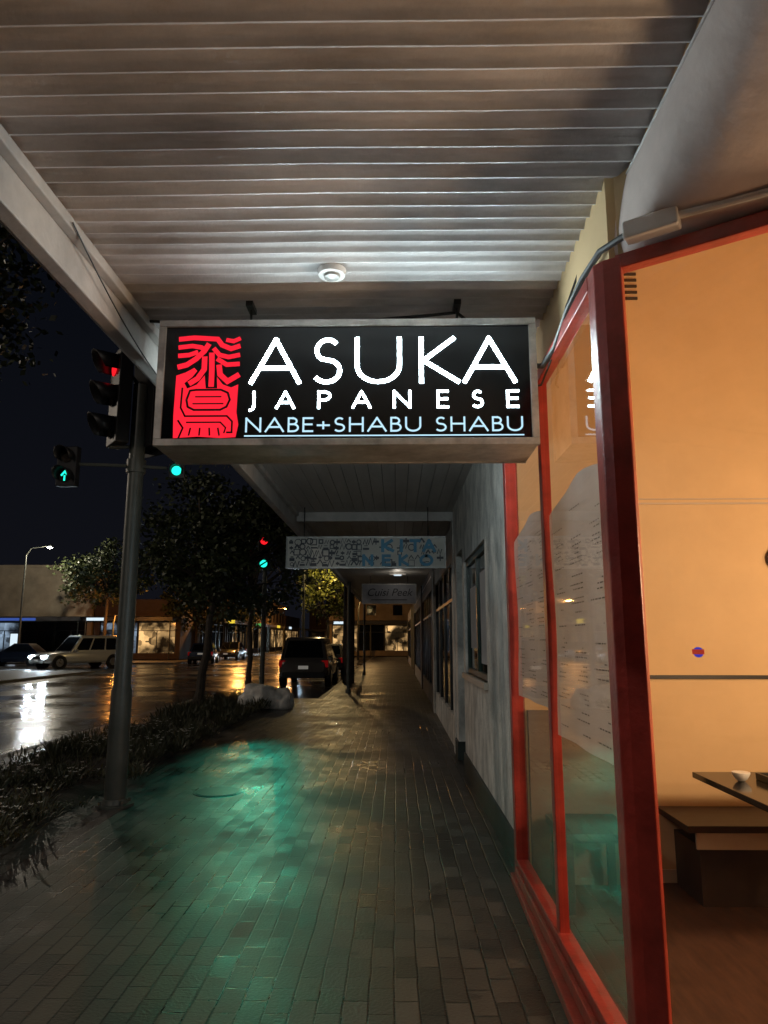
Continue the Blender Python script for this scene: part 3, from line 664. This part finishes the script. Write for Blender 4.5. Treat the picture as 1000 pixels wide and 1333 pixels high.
# ---------------------------------------------------------------- traffic signals
def head(parent, c, face, aspects, lit, s=.30, arrow=False, board=True):
    f=Vector((face[0],face[1],0)).normalized(); r=Vector((-f.y,f.x,0)); up=Vector((0,0,1)); c=Vector(c)
    h=s*len(aspects)*1.12; wd=s*.58; dp=s*.45
    def bx(mb,u0,u1,d0,d1,z0,z1):
        vs=[c+r*u+f*d+up*z for z in (z0,z1) for (u,d) in ((u0,d0),(u1,d0),(u1,d1),(u0,d1))]
        mb.add(vs,[(0,3,2,1),(4,5,6,7),(0,1,5,4),(1,2,6,5),(2,3,7,6),(3,0,4,7)])
    g=MB('housing'); bx(g,-wd,wd,-dp,0,-h,0)
    if board: bx(g,-wd*1.5,wd*1.5,-.012,-.002,-h-.08,.08)
    g.make('signal_head',parent,bevel=.01)
    for i,a in enumerate(aspects):
        zc=-s*1.12*(i+.5); R=s*.36
        g=MB(a if not (arrow and a=='green_em') else 'offlens'); cc=c+up*zc+f*.012
        g.add([cc]+[cc+r*R*math.cos(k*.2618)+up*R*math.sin(k*.2618) for k in range(24)],[(0,k+1,(k+1)%24+1) for k in range(24)])
        g.make('lens',parent)
        if arrow and a=='green_em':
            g=MB(a); q=lambda x,z:tuple(cc+f*.004+r*x*R+up*z*R)
            g.add([q(-.14,-.8),q(.14,-.8),q(.14,.05),q(-.14,.05)],[(0,1,2,3)]); g.add([q(0,.85),q(-.7,.1),q(-.45,-.1),q(0,.4),q(.45,-.1),q(.7,.1)],[(0,1,2,3),(0,3,4,5)]); g.make('arrow',parent)
        g=MB('housing'); R2=R*1.15; vs=[]; L2=s*.8
        for k in range(17):
            an=math.radians(-30+240*k/16); e=L2*(.55+.45*math.sin(max(0,min(math.pi,math.radians((an*57.3+30)*.75)))))
            p=c+up*zc+f*.001+r*R2*math.cos(an)+up*R2*math.sin(an); vs+= [p, p+f*e]
        g.add(vs,[(2*k,2*k+1,2*k+3,2*k+2) for k in range(16)]); o=g.make('visor',parent,smooth=True)
        sd=o.modifiers.new('s','SOLIDIFY'); sd.thickness=.006
tp=root('traffic_signal',(-2.75,7.25,0),label='dark traffic signal pole with lit lamps beside footpath',category='traffic light')
g=MB('pole'); g.tube([(-2.75,7.25,.02),(-2.75,7.25,1.1),(-2.75,7.25,1.14),(-2.75,7.25,4.3)],[.105,.10,.085,.078],20); g.make('pole',tp,smooth=True)
g=MB('pole'); g.cyl((-2.75,7.25,0),(-2.75,7.25,.025),.18,n=20); g.cyl((-2.75,7.25,.025),(-2.75,7.25,.07),.13,.115,20)
for k in range(4): g.cyl((-2.75+.15*math.cos(k*1.57+.78),7.25+.15*math.sin(k*1.57+.78),.02),(-2.75+.15*math.cos(k*1.57+.78),7.25+.15*math.sin(k*1.57+.78),.06),.014,n=8)
g.make('base_plate',tp,smooth=True)
head(tp,(-3.00,7.15,4.66),(-.80,-.60),['redl_em','offlens','offlens'],0,.31,board=False)
head(tp,(-2.66,7.40,4.66),(.55,.83),['offlens','offlens','offlens'],0,.31)
g=MB('pole'); g.tube([(-3.42,7.2,3.42),(-3.1,7.2,3.41),(-2.75,7.22,3.40),(-2.4,7.2,3.37)],.018,8); g.cyl((-2.75,7.25,3.33),(-2.75,7.25,3.47),.10,n=16); g.cyl((-3.02,7.2,3.6),(-2.75,7.25,3.62),.02,n=8); g.cyl((-3.02,7.2,4.6),(-2.75,7.25,4.28),.02,n=8); g.make('bracket_arm',tp,smooth=True)
head(tp,(-3.45,7.15,3.60),(-.12,-.99),['offlens','green_em'],1,.19,arrow=True,board=False)
head(tp,(-2.30,7.2,3.42),(.15,-.99),['green_em'],1,.14,board=False)
t2=root('traffic_signal.001',(-3.6,19.4,0),label='slim traffic signal pole with lit green lamp beside tree',category='traffic light')
g=MB('pole'); g.tube([(-3.6,19.4,0),(-3.6,19.4,4.3)],[.07,.055],14); g.make('pole',t2,smooth=True)
head(t2,(-3.62,19.25,4.42),(.1,-.99),['redl_em','offlens','green_em'],0,.28,board=False)
g=MB('pole'); g.cyl((-3.62,19.3,4.0),(-3.6,19.4,4.0),.02,n=8); g.make('mounting_bracket',t2)
SIG=Vector((-3.58,18.93,3.60)); PATCH=Vector((-1.15,6.6,0))
l=lamp('SPOT','green_lamp',tuple(SIG),330,(.012,.95,.62),t2,.14,spot=22); aim(l,PATCH)
l=lamp('SPOT','green_lamp',(-2.28,6.95,3.33),1.5,(.02,1.0,.58),tp,.06,spot=90); aim(l,(-1.9,3.5,0))

# ---------------------------------------------------------------- trees
def segd(p,a,b):
    t=max(0,min(1,(p-a).dot(b-a)/(b-a).length_squared)); return (p-(a+(b-a)*t)).length
def on_beam_path(p):   # leaves left out so the green beam reaches the paving, signal stays visible
    return segd(p,SIG,PATCH)<.5 or segd(p,SIG,Vector((-1.2,10.5,0)))<.35 or segd(p,SIG+Vector((0,0,.3)),Vector((0,0,1.6)))<.34
def tree(name,base,h,crown_c,crown_r,nclump,nleaf,leafsize,mat,lab,tr=.11,clear_beam=False):
    t=root(name,base,label=lab,category='tree')
    b=Vector(base); cc=Vector(crown_c)
    g=MB('bark'); fork=Vector((cc.x,cc.y,cc.z-crown_r[2]*.75))
    if clear_beam: fork=Vector((cc.x-.25,cc.y,cc.z-crown_r[2]*.75))
    pts=[b+(fork-b)*i/6+Vector((random.uniform(-.04,.04),random.uniform(-.04,.04),0))*(1 if 0<i<6 else 0) for i in range(7)]
    g.tube(pts,[tr*1.35]+[tr*(1-.06*i) for i in range(1,7)],10)
    cl=[]
    for k in range(nclump):
        while True:
            p=Vector((random.uniform(-1,1),random.uniform(-1,1),random.uniform(-1,1)))
            if .25<p.length<1: break
        c=cc+Vector((p.x*crown_r[0],p.y*crown_r[1],p.z*crown_r[2])); cl.append(c)
        if k<nclump*.5 and not (clear_beam and on_beam_path(c)):
            m=fork.lerp(c,.5)+Vector((random.uniform(-.2,.2),random.uniform(-.2,.2),.1))
            g.tube([fork-Vector((0,0,.1)),fork.lerp(m,.5),m,c],[tr*.5,tr*.38,tr*.25,.01],6)
    g.make('trunk',t,smooth=True)
    L=MB(mat)
    for c in cl:
        cr=random.uniform(.22,.42)*max(crown_r)*.75
        for q in range(nleaf):
            d=Vector((random.gauss(0,.5),random.gauss(0,.5),random.gauss(0,.38)))*cr; p=c+d
            if clear_beam and on_beam_path(p): continue
            a=Vector((random.uniform(-1,1),random.uniform(-1,1),random.uniform(-.9,.5))).normalized(); s=leafsize*random.uniform(.6,1.3)
            n=a.cross(Vector((random.uniform(-1,1),random.uniform(-1,1),random.uniform(-1,1)))).normalized()*s*.32
            L.add([p,p+a*s*.5+n,p+a*s,p+a*s*.5-n],[(0,1,2,3)])
    L.make('crown',t)
random.seed(21)
tree('street_tree',(-4.55,16.6,0),0,(-4.05,16.8,3.85),(1.95,1.7,1.75),95,150,.13,'leaf','dark leafy street tree growing from the garden bed',tr=.11,clear_beam=True)
tree('street_tree.001',(-5.1,25,-.12),0,(-5.1,25,4.6),(2.0,1.8,2.0),50,100,.17,'leaf','dark leafy street tree beside the parking bay',tr=.10)
tree('street_tree.002',(-3.9,41,-.12),0,(-3.9,41,4.5),(1.8,1.5,2.1),50,110,.18,'leaf_lit','tree with lamplight painted into its yellow green leaves',tr=.1)
tree('street_tree.003',(-21.5,52.6,0),0,(-21.5,52.6,6.4),(3.2,2.2,2.4),55,110,.28,'leaf','rounded dark tree in front of pale shops',tr=.16)
tree('street_tree.004',(-7.1,9.0,-.12),0,(-6.8,9.2,7.3),(2.0,1.9,1.9),55,110,.14,'leaf','tall dark tree overhanging the road',tr=.12)
tree('street_tree.005',(-16.2,58,0),0,(-16.2,58,5.0),(2.8,2.4,2.6),50,110,.28,'leaf','dark tree on the far footpath',tr=.14)
tree('street_tree.006',(-16.2,73,0),0,(-16.0,73,5.0),(2.8,2.4,2.8),40,100,.3,'leaf','dark tree among far shops',tr=.14)

def bag(name,c,rx,ry,rz,seed,lab):
    random.seed(seed); import bmesh
    from mathutils import noise
    bm=bmesh.new(); bmesh.ops.create_icosphere(bm,subdivisions=4,radius=1)
    for v in bm.verts:
        p=v.co.copy(); n=noise.noise(p*1.6+Vector((seed,0,0)))*.28+abs(noise.noise(p*4+Vector((0,seed,0))))*.22
        p*=1+n; v.co=Vector((p.x*rx,p.y*ry,max(p.z,-.55)*rz))
    me=bpy.data.meshes.new(name); bm.to_mesh(me); bm.free(); me.materials.append(M['bag'])
    me.polygons.foreach_set('use_smooth',[True]*len(me.polygons))
    o=bpy.data.objects.new(name,me); o.location=(c[0],c[1],c[2]+.52*rz); C.objects.link(o); o['label']=lab; o['category']='bag'; o['group']='white bags beside the garden bed'
bag('plastic_bag',(-3.22,17.0,.04),.42,.4,.36,2,'crumpled white plastic bag slumped on garden bed edge')
bag('plastic_bag.001',(-2.70,17.1,.0),.26,.3,.30,5,'smaller crumpled white bag beside a larger one')

# ---------------------------------------------------------------- vehicles
def car(name,loc,rz,col,L=4.6,W=1.82,Hh=1.72,kind='van',lights=False,lab='',cat='car'):
    key='carpaint_'+name; M[key]=pmat('car_paint',col,.25,metal=.3,var=.05,coat=.8,rvar=.04)
    c=root(name,(0,0,0),label=lab,category=cat); w=W/2; hl=L/2
    belt=1.0 if Hh>1.6 else .88; bot=.24 if Hh<1.78 else .34
    if kind=='van':   st=[(-hl,.80,.55,.86),(-hl+.06,.93,.40,belt),(-hl+.35,1,bot,belt),(0,1,bot,belt),(hl-1.35,1,bot,belt-.02),(hl-.9,.99,bot,belt-.06),(hl-.3,.93,bot,belt-.17),(hl,.78,.38,belt-.36)]
    else:             st=[(-hl,.80,.5,.80),(-hl+.08,.93,.38,belt-.04),(-hl+.5,1,bot,belt),(0,1,bot,belt),(hl-1.4,1,bot,belt-.02),(hl-.9,.99,bot,belt-.06),(hl-.3,.94,bot,belt-.14),(hl,.82,.38,belt-.32)]
    g=MB(key); vs=[]
    for (y,f,zb,zt) in st:
        ww=w*f; half=[(0,zb),(ww*.9,zb),(ww*.985,zb+.10),(ww,zb+(zt-zb)*.45),(ww*.985,zb+(zt-zb)*.75),(ww*.93,zt-.015),(ww*.80,zt+.01)]
        ring=half+[(0,zt+.03)]+[(-x,z) for x,z in reversed(half[1:])]
        vs+=[(x,y,z) for x,z in ring]
    n=len(ring)
    fs=[(j*n+k,j*n+(k+1)%n,(j+1)*n+(k+1)%n,(j+1)*n+k) for j in range(len(st)-1) for k in range(n)]
    fs+=[tuple(range(n)),tuple((len(st)-1)*n+k for k in reversed(range(n)))]
    g.add(vs,fs)
    if kind=='van': yb0,yt0,yt1,yb1=-hl+.10,-hl+.40,hl-2.05,hl-1.25
    elif kind=='suv': yb0,yt0,yt1,yb1=-hl+.12,-hl+.35,hl-2.3,hl-1.55
    else: yb0,yt0,yt1,yb1=-hl+.55,-hl+1.2,hl-2.2,hl-1.4
    wb,wt=w*.93,w*.74
    B=[Vector(p) for p in ((-wb,yb0,belt-.03),(wb,yb0,belt-.03),(wb,yb1,belt-.03),(-wb,yb1,belt-.03))]
    Tp=[Vector(p) for p in ((-wt,yt0,Hh-.05),(wt,yt0,Hh-.05),(wt,yt1,Hh-.05),(-wt,yt1,Hh-.05))]
    R2=[Vector((p.x*.82,p.y*.93+ (0),Hh)) for p in Tp]
    g.add([tuple(p) for p in B+Tp+R2],[(0,1,5,4),(1,2,6,5),(2,3,7,6),(3,0,4,7),(4,5,9,8),(5,6,10,9),(6,7,11,10),(7,4,8,11),(8,9,10,11)])
    g.make('body',c,smooth=True,bevel=.02)
    def win(nm,a,b,d,e,u0,u1,v0,v1):
        P=lambda u,v:(a.lerp(b,u)).lerp(d.lerp(e,u),v)
        nrm=(b-a).cross(d-a).normalized()*.008
        q=MB('carglass'); q.add([tuple(P(u,v)+nrm) for u,v in ((u0,v0),(u1,v0),(u1,v1),(u0,v1))],[(0,1,2,3)]); q.make(nm,c)
    win('rear_window',B[0],B[1],Tp[0],Tp[1],.08,.92,.12,.9)
    win('windscreen',B[2],B[3],Tp[2],Tp[3],.05,.95,.08,.94)
    for (a,b,d,e) in ((B[1],B[2],Tp[1],Tp[2]),(B[3],B[0],Tp[3],Tp[0])):
        for (u0,u1) in ((.07,.32),(.35,.62),(.65,.92)): win('side_window',a,b,d,e,u0,u1,.12,.88)
    wr=.33 if Hh<1.78 else .38
    for sx in (-1,1):
        for yy in (-hl+.85,hl-.9):
            q=MB('housing'); q.cyl((sx*(w-.12),yy,wr),(sx*(w+.004),yy,wr),wr+.06,n=24); q.make('wheel_arch',c)
            q=MB('tyre'); q.tube([(sx*(w-.2),yy,wr),(sx*(w-.01),yy,wr),(sx*(w+.02),yy,wr)],[wr,wr,wr*.93],24); q.make('wheel',c,smooth=True)
            q=MB('rim'); q.tube([(sx*(w+.015),yy,wr),(sx*(w+.026),yy,wr)],[wr*.62,wr*.58],20); q.make('rim',c)
        q=MB('tail'); q.box(*(sorted((sx*w*.70,sx*w*.955))),-hl-.002+.03,-hl+.2,belt-.28,belt-.03); q.make('tail_light',c,bevel=.02)
        q=MB('head_on' if lights else 'head_off'); q.box(*(sorted((sx*w*.55,sx*w*.84))),hl-.22,hl+.01,belt-.36,belt-.22); q.make('headlight',c,bevel=.02)
        q=MB(key); q.box(*(sorted((sx*w*.98,sx*(w+.18)))),yb1-.35,yb1-.25,belt-.02,belt+.14); q.make('side_mirror',c,bevel=.03)
    q=MB('plate'); q.box(-.18,.18,-hl-.012,-hl+.03,.66,.78); q.make('number_plate',c)
    q=MB('plate'); q.box(-.18,.18,hl-.03,hl+.012,.46,.58); q.make('number_plate',c)
    q=MB('housing'); q.box(-w*.86,w*.86,-hl-.03,-hl+.1,.34,.55); q.make('rear_bumper',c,bevel=.03)
    q=MB('housing'); q.box(-w*.5,w*.5,hl-.1,hl+.008,belt-.42,belt-.25); q.make('grille',c,bevel=.01)
    if lights:
        for sx in (-1,1):
            l=lamp('SPOT','headlamp_beam',(sx*w*.7,hl+.06,belt-.29),200,(.75,.9,1.0),c,.09,spot=90); l.rotation_euler=(math.radians(82),0,0)
    c.location=loc; c.rotation_euler=(0,0,rz); return c
car('parked_van',(-3.35,28.4,-.125),0,(.11,.10,.09),4.7,1.86,1.80,'van',False,'dark grey people carrier parked facing away at kerb','van')
car('white_off_road_car',(-19.3,43.5,-.125),math.radians(145),(.80,.78,.72),5.2,1.95,1.95,'suv',True,'white four wheel drive with headlights on in the road','car')
car('dark_car',(-25.2,47.5,-.125),math.radians(95),(.02,.025,.04),4.4,1.78,1.45,'sedan',False,'dark low car waiting beside the white vehicle','car')
car('dark_car.001',(-13.9,52,-.12),math.radians(8),(.03,.05,.10),4.4,1.78,1.46,'sedan',False,'dark blue car parked on the far kerb','car')
car('dark_car.002',(-14.2,62,-.12),math.pi,(.06,.06,.06),4.4,1.78,1.5,'sedan',False,'grey car parked on the far kerb','car')
car('oncoming_car',(-11.9,84,-.12),math.pi,(.06,.06,.06),4.4,1.78,1.5,'sedan',True,'dark car approaching with headlights on','car')
car('dark_car.003',(-3.4,37,-.125),0,(.05,.05,.05),4.4,1.78,1.5,'sedan',False,'grey car parked beyond the van','car')

# ---------------------------------------------------------------- far buildings
def building(name,loc,rz,W,D,Hh,wall,win,lab,sign=None,awn=True,door=True):
    b=root(name,(0,0,0),label=lab,category='building')
    g=MB(wall); g.box(-W/2,W/2,0,D,3.2,Hh); g.box(-W/2,-W/2+.4,0,D,0,3.2); g.box(W/2-.4,W/2,0,D,0,3.2); g.box(-W/2+.4,W/2-.4,0.1,.4,0,.5); g.box(-W/2+.4,W/2-.4,2.5,D,0,3.2)
    g.box(-W/2-.08,W/2+.08,-.08,.25,Hh,Hh+.18); g.box(-W/2-.04,W/2+.04,-.05,0,Hh-.7,Hh-.6); g.make('wall',b)
    n=max(2,int(W/2.6)); ww=(W-.8)/n
    for i in range(n):
        x0=-W/2+.4+ww*i+.08; x1=x0+ww-.16
        q=MB('blackpaint'); q.box(x0-.06,x0,.14,.24,.5,3.0); q.box(x1,x1+.06,.14,.24,.5,3.0); q.box(x0,x1,.14,.24,2.9,3.0); q.box(x0,x1,.14,.24,2.25,2.3); q.box((x0+x1)/2-.03,(x0+x1)/2+.03,.14,.24,.5,2.25); q.make('window_frame',b)
        wmat=random.choice(win)
        q=MB(wmat); q.quad((x0,.2,.5),(x1,.2,.5),(x1,.2,2.9),(x0,.2,2.9)); q.make('window',b)
    if Hh>5.5 and Hh<7.3:
        for i in range(n):
            xc=-W/2+.4+ww*(i+.5); q=MB('carglass'); q.box(xc-.45,xc+.45,-.02,.02,3.9,Hh-1.0); q.make('upper_window',b)
    if awn:
        q=MB('roof'); q.add([(-W/2,-2.2,3.0),(W/2,-2.2,3.0),(W/2,0,3.25),(-W/2,0,3.25),(-W/2,-2.2,3.3),(W/2,-2.2,3.3),(W/2,0,3.42),(-W/2,0,3.42)],[(0,3,2,1),(4,5,6,7),(0,1,5,4),(1,2,6,5),(2,3,7,6),(3,0,4,7)]); q.make('awning',b)
        for i in range(3):
            q=MB('pole'); q.cyl((-W/2+.2+(W-.4)*i/2,-2.1,0),(-W/2+.2+(W-.4)*i/2,-2.1,3.0),.05,n=8); q.make('awning_post',b)
    if sign:
        q=MB(sign[0]); q.box(sign[1],sign[2],-2.26,-2.21,sign[3],sign[4]); q.make('fascia_sign',b)
    b.location=loc; b.rotation_euler=(0,0,rz); return b
random.seed(9)
r90=math.radians(90)
building('shop_building',(-33,57.3,0),0,17,9,7.4,'bwall',['carglass','litcool','carglass'],'pale rendered corner building with dark awning',('blu_em',2,5,3.02,3.22))
building('shop_building',(-20.8,57.3,0),0,7,9,4.6,'bwall2',['litwin','carglass','litcool'],'low dark corner shop with lit windows',('wht_sgn',-3.2,-1.8,3.02,3.24))
building('shop_building',(-17.0,66.5,0),r90,10,9,4.6,'bwall2',['litwin','carglass','carglass'],'low dark brick shop with yellow sign',('yel_em',-4,-1.2,3.0,3.4))
building('shop_building',(-17.0,77.5,0),r90,11,9,5.6,'bwall2',['litwin','carglass','carglass'],'two storey dark shop with awning',('grn_em',-2,1,3.0,3.3))
building('shop_building',(-17.0,89,0),r90,11,9,4.8,'bwall2',['litwin','carglass'],'low brick shop with warm lit windows',('yel_em',0,2,3.0,3.3))
building('shop_building',(-17.0,102,0),r90,14,9,6.4,'bwall',['litwin','carglass'],'two storey shop further along the street',('wht_sgn',-3,-1,3.0,3.3))
building('shop_building',(-17.0,118,0),r90,16,9,5.0,'bwall2',['litwin'],'low shops at the far end of the street')
building('shop_building',(-2.4,70,0),0,8.5,9,5.9,'bwall',['litwin','carglass','carglass'],'cream rendered building closing the end of footpath',('wht_sgn',-3.5,-2,3.02,3.25))
building('shop_building',(-9,132,0),0,14,9,7,'bwall2',['litwin','carglass'],'dark building at far bend of the road')
pc=root('lit_poster_cabinet',(-28.6,53.5,0),label='tall illuminated white poster cabinet on far footpath',category='sign')
g=MB('blackpaint'); g.box(-29.0,-28.2,53.4,53.6,.2,2.1); g.box(-28.7,-28.5,53.45,53.55,0,.2); g.make('cabinet',pc,bevel=.02)
g=MB('wht_sgn'); g.box(-28.92,-28.28,53.38,53.398,.5,2.0); g.make('lit_panel',pc)

# ---------------------------------------------------------------- street lamps
def streetlamp(name,base,h,arm,mat,col,en,lab):
    b=Vector(base); s=root(name,base,label=lab,category='street lamp',group='street lamps along the road')
    e=b+Vector((arm[0],arm[1],h))
    g=MB('pole'); g.tube([b,b+Vector((0,0,h-.6)),b+Vector((arm[0]*.25,arm[1]*.25,h-.1)),e],[.09,.06,.05,.035],10); g.make('pole',s,smooth=True)
    d=Vector((arm[0],arm[1],0)).normalized()
    g=MB('pole'); g.tube([e,e+d*.12,e+d*.5,e+d*.6],[.04,.11,.12,.04],10); g.make('lamp_head',s,smooth=True)
    c=e+d*.33-Vector((0,0,.13)); g=MB(mat); g.tube([c+Vector((0,0,.05)),c,c-Vector((0,0,.05))],[.18,.17,.07],14); g.make('lens',s,smooth=True)
    lamp('POINT','bulb',tuple(c-Vector((0,0,.14))),en,col,s,.08)
streetlamp('street_lamp',(-26.8,50.6,0),8.2,(1.6,-.4),'led',(1,.88,.68),700,'tall street lamp with white lamp near corner')
streetlamp('street_lamp.001',(-15.9,64,0),5.2,(1.6,0),'sodium',(1,.42,.10),1100,'street lamp with orange lamp on far footpath')
streetlamp('street_lamp.002',(-5.0,38.5,-.12),6.0,(1.0,0),'sodium',(1,.72,.32),330,'street lamp with orange lamp beside the trees')
streetlamp('street_lamp.003',(-15.9,90,0),5.5,(1.6,0),'sodium',(1,.42,.10),1700,'street lamp with orange lamp on far footpath')
streetlamp('street_lamp.004',(-2.9,55,0),4.6,(.5,0),'sodium',(1,.62,.25),160,'street lamp with orange lamp near the end building')
streetlamp('street_lamp.005',(-5.2,-3.5,0),7.5,(-1.5,0),'sodium',(1,.90,.80),360,'street lamp beside the footpath')
streetlamp('street_lamp.006',(-20.5,51.6,0),3.4,(.5,-.3),'sodium',(1,.36,.06),320,'low post lamp with orange light outside corner shop')
streetlamp('added_tree_lamp',(-16.6,12,-.12),7.5,(1.6,0),'sodium',(1,.86,.70),620,'added unseen lamp across the road lighting the tree crowns')  # added out of view to brighten the dark tree crowns

# ---------------------------------------------------------------- world
w=bpy.data.worlds.new('World'); scene.world=w; w.use_nodes=True; nt=w.node_tree; nt.nodes.clear()
out=nt.nodes.new('ShaderNodeOutputWorld'); bg=nt.nodes.new('ShaderNodeBackground'); nt.links.new(bg.outputs[0],out.inputs[0])
tcn=nt.nodes.new('ShaderNodeTexCoord'); sp=nt.nodes.new('ShaderNodeSeparateXYZ'); nt.links.new(tcn.outputs['Generated'],sp.inputs[0])
rp=nt.nodes.new('ShaderNodeValToRGB'); rp.color_ramp.elements[0].position=0.0; rp.color_ramp.elements[0].color=(.0055,.0058,.0085,1)
rp.color_ramp.elements[1].position=.6; rp.color_ramp.elements[1].color=(.0016,.0024,.0044,1)
nt.links.new(sp.outputs[2],rp.inputs[0]); nt.links.new(rp.outputs[0],bg.inputs[0]); bg.inputs[1].default_value=1.0

# ---------------------------------------------------------------- camera
cd=bpy.data.cameras.new('camera'); cam=bpy.data.objects.new('camera',cd); C.objects.link(cam); scene.camera=cam
cd.sensor_fit='VERTICAL'; cd.sensor_height=36; cd.lens=24.85; cd.clip_end=1500; cd.clip_start=.05
cam.location=(0,0,1.6); cam.rotation_euler=(math.radians(90+10.2),0,.0166)
scene.view_settings.view_transform='Standard'; scene.view_settings.look='None'; scene.view_settings.exposure=0
